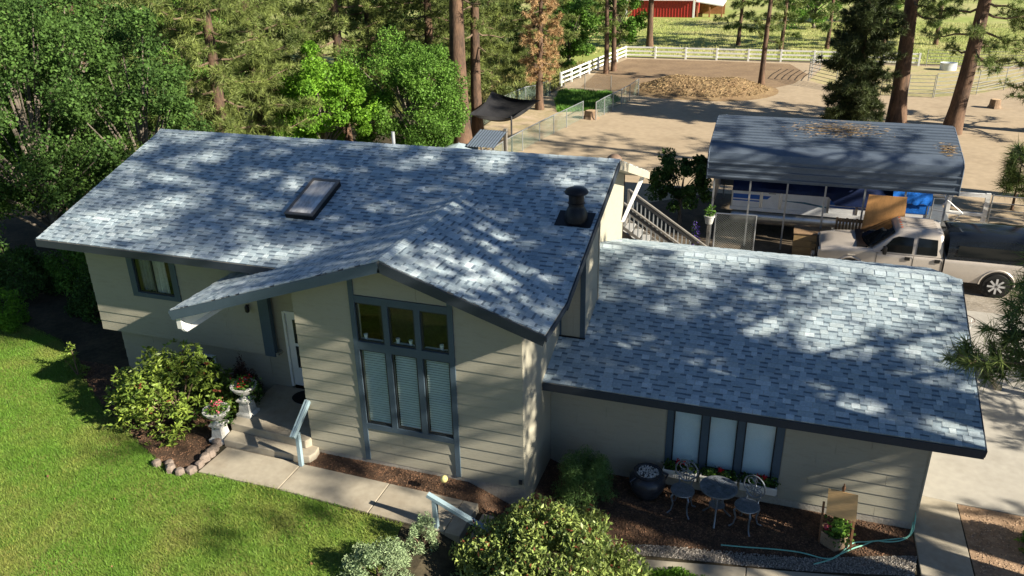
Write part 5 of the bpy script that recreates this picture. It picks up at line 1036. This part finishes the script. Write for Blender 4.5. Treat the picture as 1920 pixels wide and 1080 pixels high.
for i, (x, y, R, sd, lf, lb) in enumerate([(-14.5, 58, 2.6, 85, L_mid, 'leafy bush mass behind the white fence corner'), (-16.5, 66, 3.2, 86, L_dark, 'dark leafy tree behind the paddock corner'), (-13.0, 72, 2.8, 87, L_mid, 'loose leafy tree left of the red barn'), (-21, 58, 3.2, 88, L_dark, 'leafy tree deep in the background left of the paddock'), (-19, 78, 3.6, 89, L_mid, 'far leafy tree left of the barn'), (6, 92, 4, 90, L_mid, 'far leafy tree right of the barn'), (-26, 44, 3.6, 91, L_dark, 'dark leafy tree deep behind the shade sail'), (-30, 30, 4, 92, L_dark, 'dark leafy tree far behind the left pines'), (14, 100, 4, 93, L_mid, 'far leafy tree beyond the round pen')]):
    broad('background_tree', lb, (x, y, -.4), R*2.2, R, sd, lf, 9000, .26, 46, zb=.05, tr=.2)
# pines outside the frame on the right whose shade falls over the roofs
SHADE = dict(group='pines outside the right frame edge', ln=.28, w=.009, K=32)
near = pine('pine_tree', 'pine whose bough tips reach in at the right edge over the garage', (11.8, .3, -.4), 17, 5.8, 4.1, 50, 100, tr=.36, tpb=30, extra=[(-4.4, -.7, 5.55), (-4.55, -.95, 5.15), (-4.1, -.2, 6.4), (-4.6, -.05, 4.7), (-3.95, .2, 5.5), (-3.8, -1.1, 5.0), (-4.1, -.45, 5.9)], **SHADE)
q1 = pine('pine_tree', 'tall pine beyond the right edge, second from the garage', (15.5, -1.3, -.4), 23, 8.6, 4.2, 58, 101, tr=.42, tpb=26, **SHADE)
dup(q1, (17.0, .2, -.4), 1.9, 'tall pine beyond the right edge, third from the garage', .97)
dup(q1, (22.5, -3.4, -.4), 3.4, 'tall pine beyond the right edge, farthest towards the camera', 1.12)
dup(q1, (21.5, -.4, -.4), 4.6, 'tall pine beyond the right edge, behind the others', .88)
dup(q1, (22.5, 13.5, -.4), 5.3, 'tall pine beyond the right edge, level with the truck', .95)
dup(q1, (24.5, 24.5, -.4), .7, 'tall pine beyond the right edge, level with the carport', 1.0)
q2 = pine('pine_tree', 'short bushy pine beyond the right edge beside the driveway', (15.4, 7.3, -.4), 7.5, .8, 2.7, 50, 103, tr=.16, tpb=26, **SHADE)
broad('leafy_tree', 'leafy tree crowding the left end of the roof', (-16.4, 8.8, 0), 8.5, 2.3, 104, L_dark, 26000, .115, 80, zb=.1)
P64 = pine('pine_tree', 'dense pine behind the lime green tree', (-19.5, 27.5, -.4), 18, 1.5, 3.8, 80, 105, tr=.36, tpb=42, ln=.36, w=.017, smin=.12, needles=N_pine2, K=26)
dup(P64, (-15.8, 31.5, -.4), 1.2, 'dense pine behind the fresh green tree', .95)
dup(P64, (-25.5, 30, -.4), 2.7, 'dense pine far behind the left roof end', 1.1)
dup(P64, (-18.5, 41, -.4), 4.1, 'dense pine far behind the shade sail', 1.0)
dup(P64, (-15.2, 50, -.4), 5.0, 'dense pine behind the left paddock rail', .95)
dup(P64, (-24, 55, -.4), .4, 'dense pine in the deep background left of the paddock', 1.1)
dup(P64, (-32, 22, -.4), 3.1, 'dense pine at the far upper left', 1.1)
dup(q2, (17.9, 20.9, -.4), 2.2, 'short bushy pine beyond the right edge by the pipe fence', 1.15)
# unseen pines added behind the viewpoint to block sky light on the front walls
for k, (x, y) in enumerate([(-30, -24), (-22, -31), (-13, -27), (-4, -33), (5, -28), (14, -32), (24, -26), (33, -20), (-36, -14), (-31, -3)]):
    dup(q1 if k % 2 else P64, (x, y, -.3), k*1.3, 'added unseen pine in the row across the front lot, ' + ['first from the left', 'second from the left', 'third from the left', 'fourth from the left', 'fifth from the left', 'sixth from the left', 'seventh from the left', 'rightmost of the row', 'set back at the left end', 'beside the far left of the lawn'][k], 1.0+.06*(k % 3), 'added unseen pines across the front lot')
bush('understory_bush', 'dark bush under the trees beside the left wall', (-14.9, 4.6, .1), 1.3, 1.1, 2.0, 7000, .11, L_dark, 110, group='bushes under the left trees')
bush('understory_bush', 'dark bush behind the young lime shrub', (-18.4, 4.6, .1), 1.5, 1.2, 2.2, 8000, .11, L_dark, 111, group='bushes under the left trees')
bush('understory_bush', 'dark bush between the other two under the left trees', (-16.6, 5.4, .1), 1.3, 1.1, 2.4, 7000, .11, L_mid, 112, group='bushes under the left trees')
# ------------------------------------------------------------------ grass
def grass(name, P, N, h, w, m, seed, label, z=None, vis=True):
    r = np.random.default_rng(seed); P_ = np.array(P); lo, hi = P_.min(0), P_.max(0); x = r.uniform(lo[0], hi[0], N*4); y = r.uniform(lo[1], hi[1], N*4); k = inpoly(P, x, y)
    x, y = x[k][:N], y[k][:N]; n = len(x); zz = np.full(n, z) if z is not None else np.array([hz(a, b) for a, b in zip(x, y)]); a = r.uniform(0, 2*PI, n); t = r.uniform(0, 2*PI, n); L = h*r.uniform(.5, 1.25, n); q = L*r.uniform(.2, .9, n)
    V = np.zeros((n, 3, 3)); V[:, 0] = np.c_[x-w*np.cos(a), y-w*np.sin(a), zz]; V[:, 1] = np.c_[x+w*np.cos(a), y+w*np.sin(a), zz]; V[:, 2] = np.c_[x+q*np.cos(t), y+q*np.sin(t), zz+L]
    tag(link(name, npmesh(name, V.reshape(-1, 3), 3, m), None, 'stuff'), label, 'grass')
M_gr = mat('lawn blades', (.115, .235, .026), .6, .2, .55, col2=(.25, .255, .065), cover=.42, island=.35, trans=.25)
LV = [(-19.5, 3.5), (-16.0, 2.95), (-14.6, 2.55), (-13.2, 1.77), (-12.2, .98), (-10.9, .17), (-9.6, -.48), (-8.5, -1.04), (-7.6, -1.45), (-6.9, -1.39), (-4.9, -1.36), (-1.93, -1.58), (-1.75, -3.2), (-1.7, -6.5), (-10, -6.5), (-19.5, -1)]
grass('lawn_grass', LV, 170000, .055, .007, M_gr, 1, 'mown green lawn with dry yellow patches in front of the house')
grass('dog_yard_grass', [(-12.2, 46.9), (-8.4, 46.8), (-7.0, 44), (-7.6, 41), (-8.8, 39.6), (-10.2, 39.0), (-11.5, 43)], 9000, .22, .03, mat('yard grass', (.10, .23, .03), .6, .2, .7, island=.4, trans=.2), 2, 'patch of long green grass inside the chain-link yard', G0)
grass('field_grass', [(-40, 66), (24, 66), (40, 100), (-40, 100)], 36000, .20, .035, mat('field blades', (.28, .34, .085), .7, .2, .15, col2=(.44, .40, .19), island=.35, trans=.2), 3, 'tall pale green field grass beyond the white fence', G0)
grass('understory_grass', [(-30, 36), (-13.8, 36), (-12.6, 48), (-12.2, 60), (-30, 66)], 14000, .4, .05, mat('dry understory', (.30, .27, .10), .7, .2, .3, col2=(.15, .19, .05), island=.35, trans=.2), 4, 'dry grass under the trees behind the shade sail', G0)

r = np.random.default_rng(9); n = 34; x = r.uniform(-13, -2.2, n); y = r.uniform(-5.5, -1.6, n); k = inpoly(LV, x, y); C = np.c_[x[k], y[k], np.full(k.sum(), .25)]
tag(link('fallen_leaves', npmesh('fallen_leaves', leaves(C, .06, r, .7, .9), 4, mat('fallen brown leaf', (.22, .11, .06), .8, .2, 4, island=.4)), None, 'stuff'), 'scattered brown leaves lying on the lawn', 'leaves')
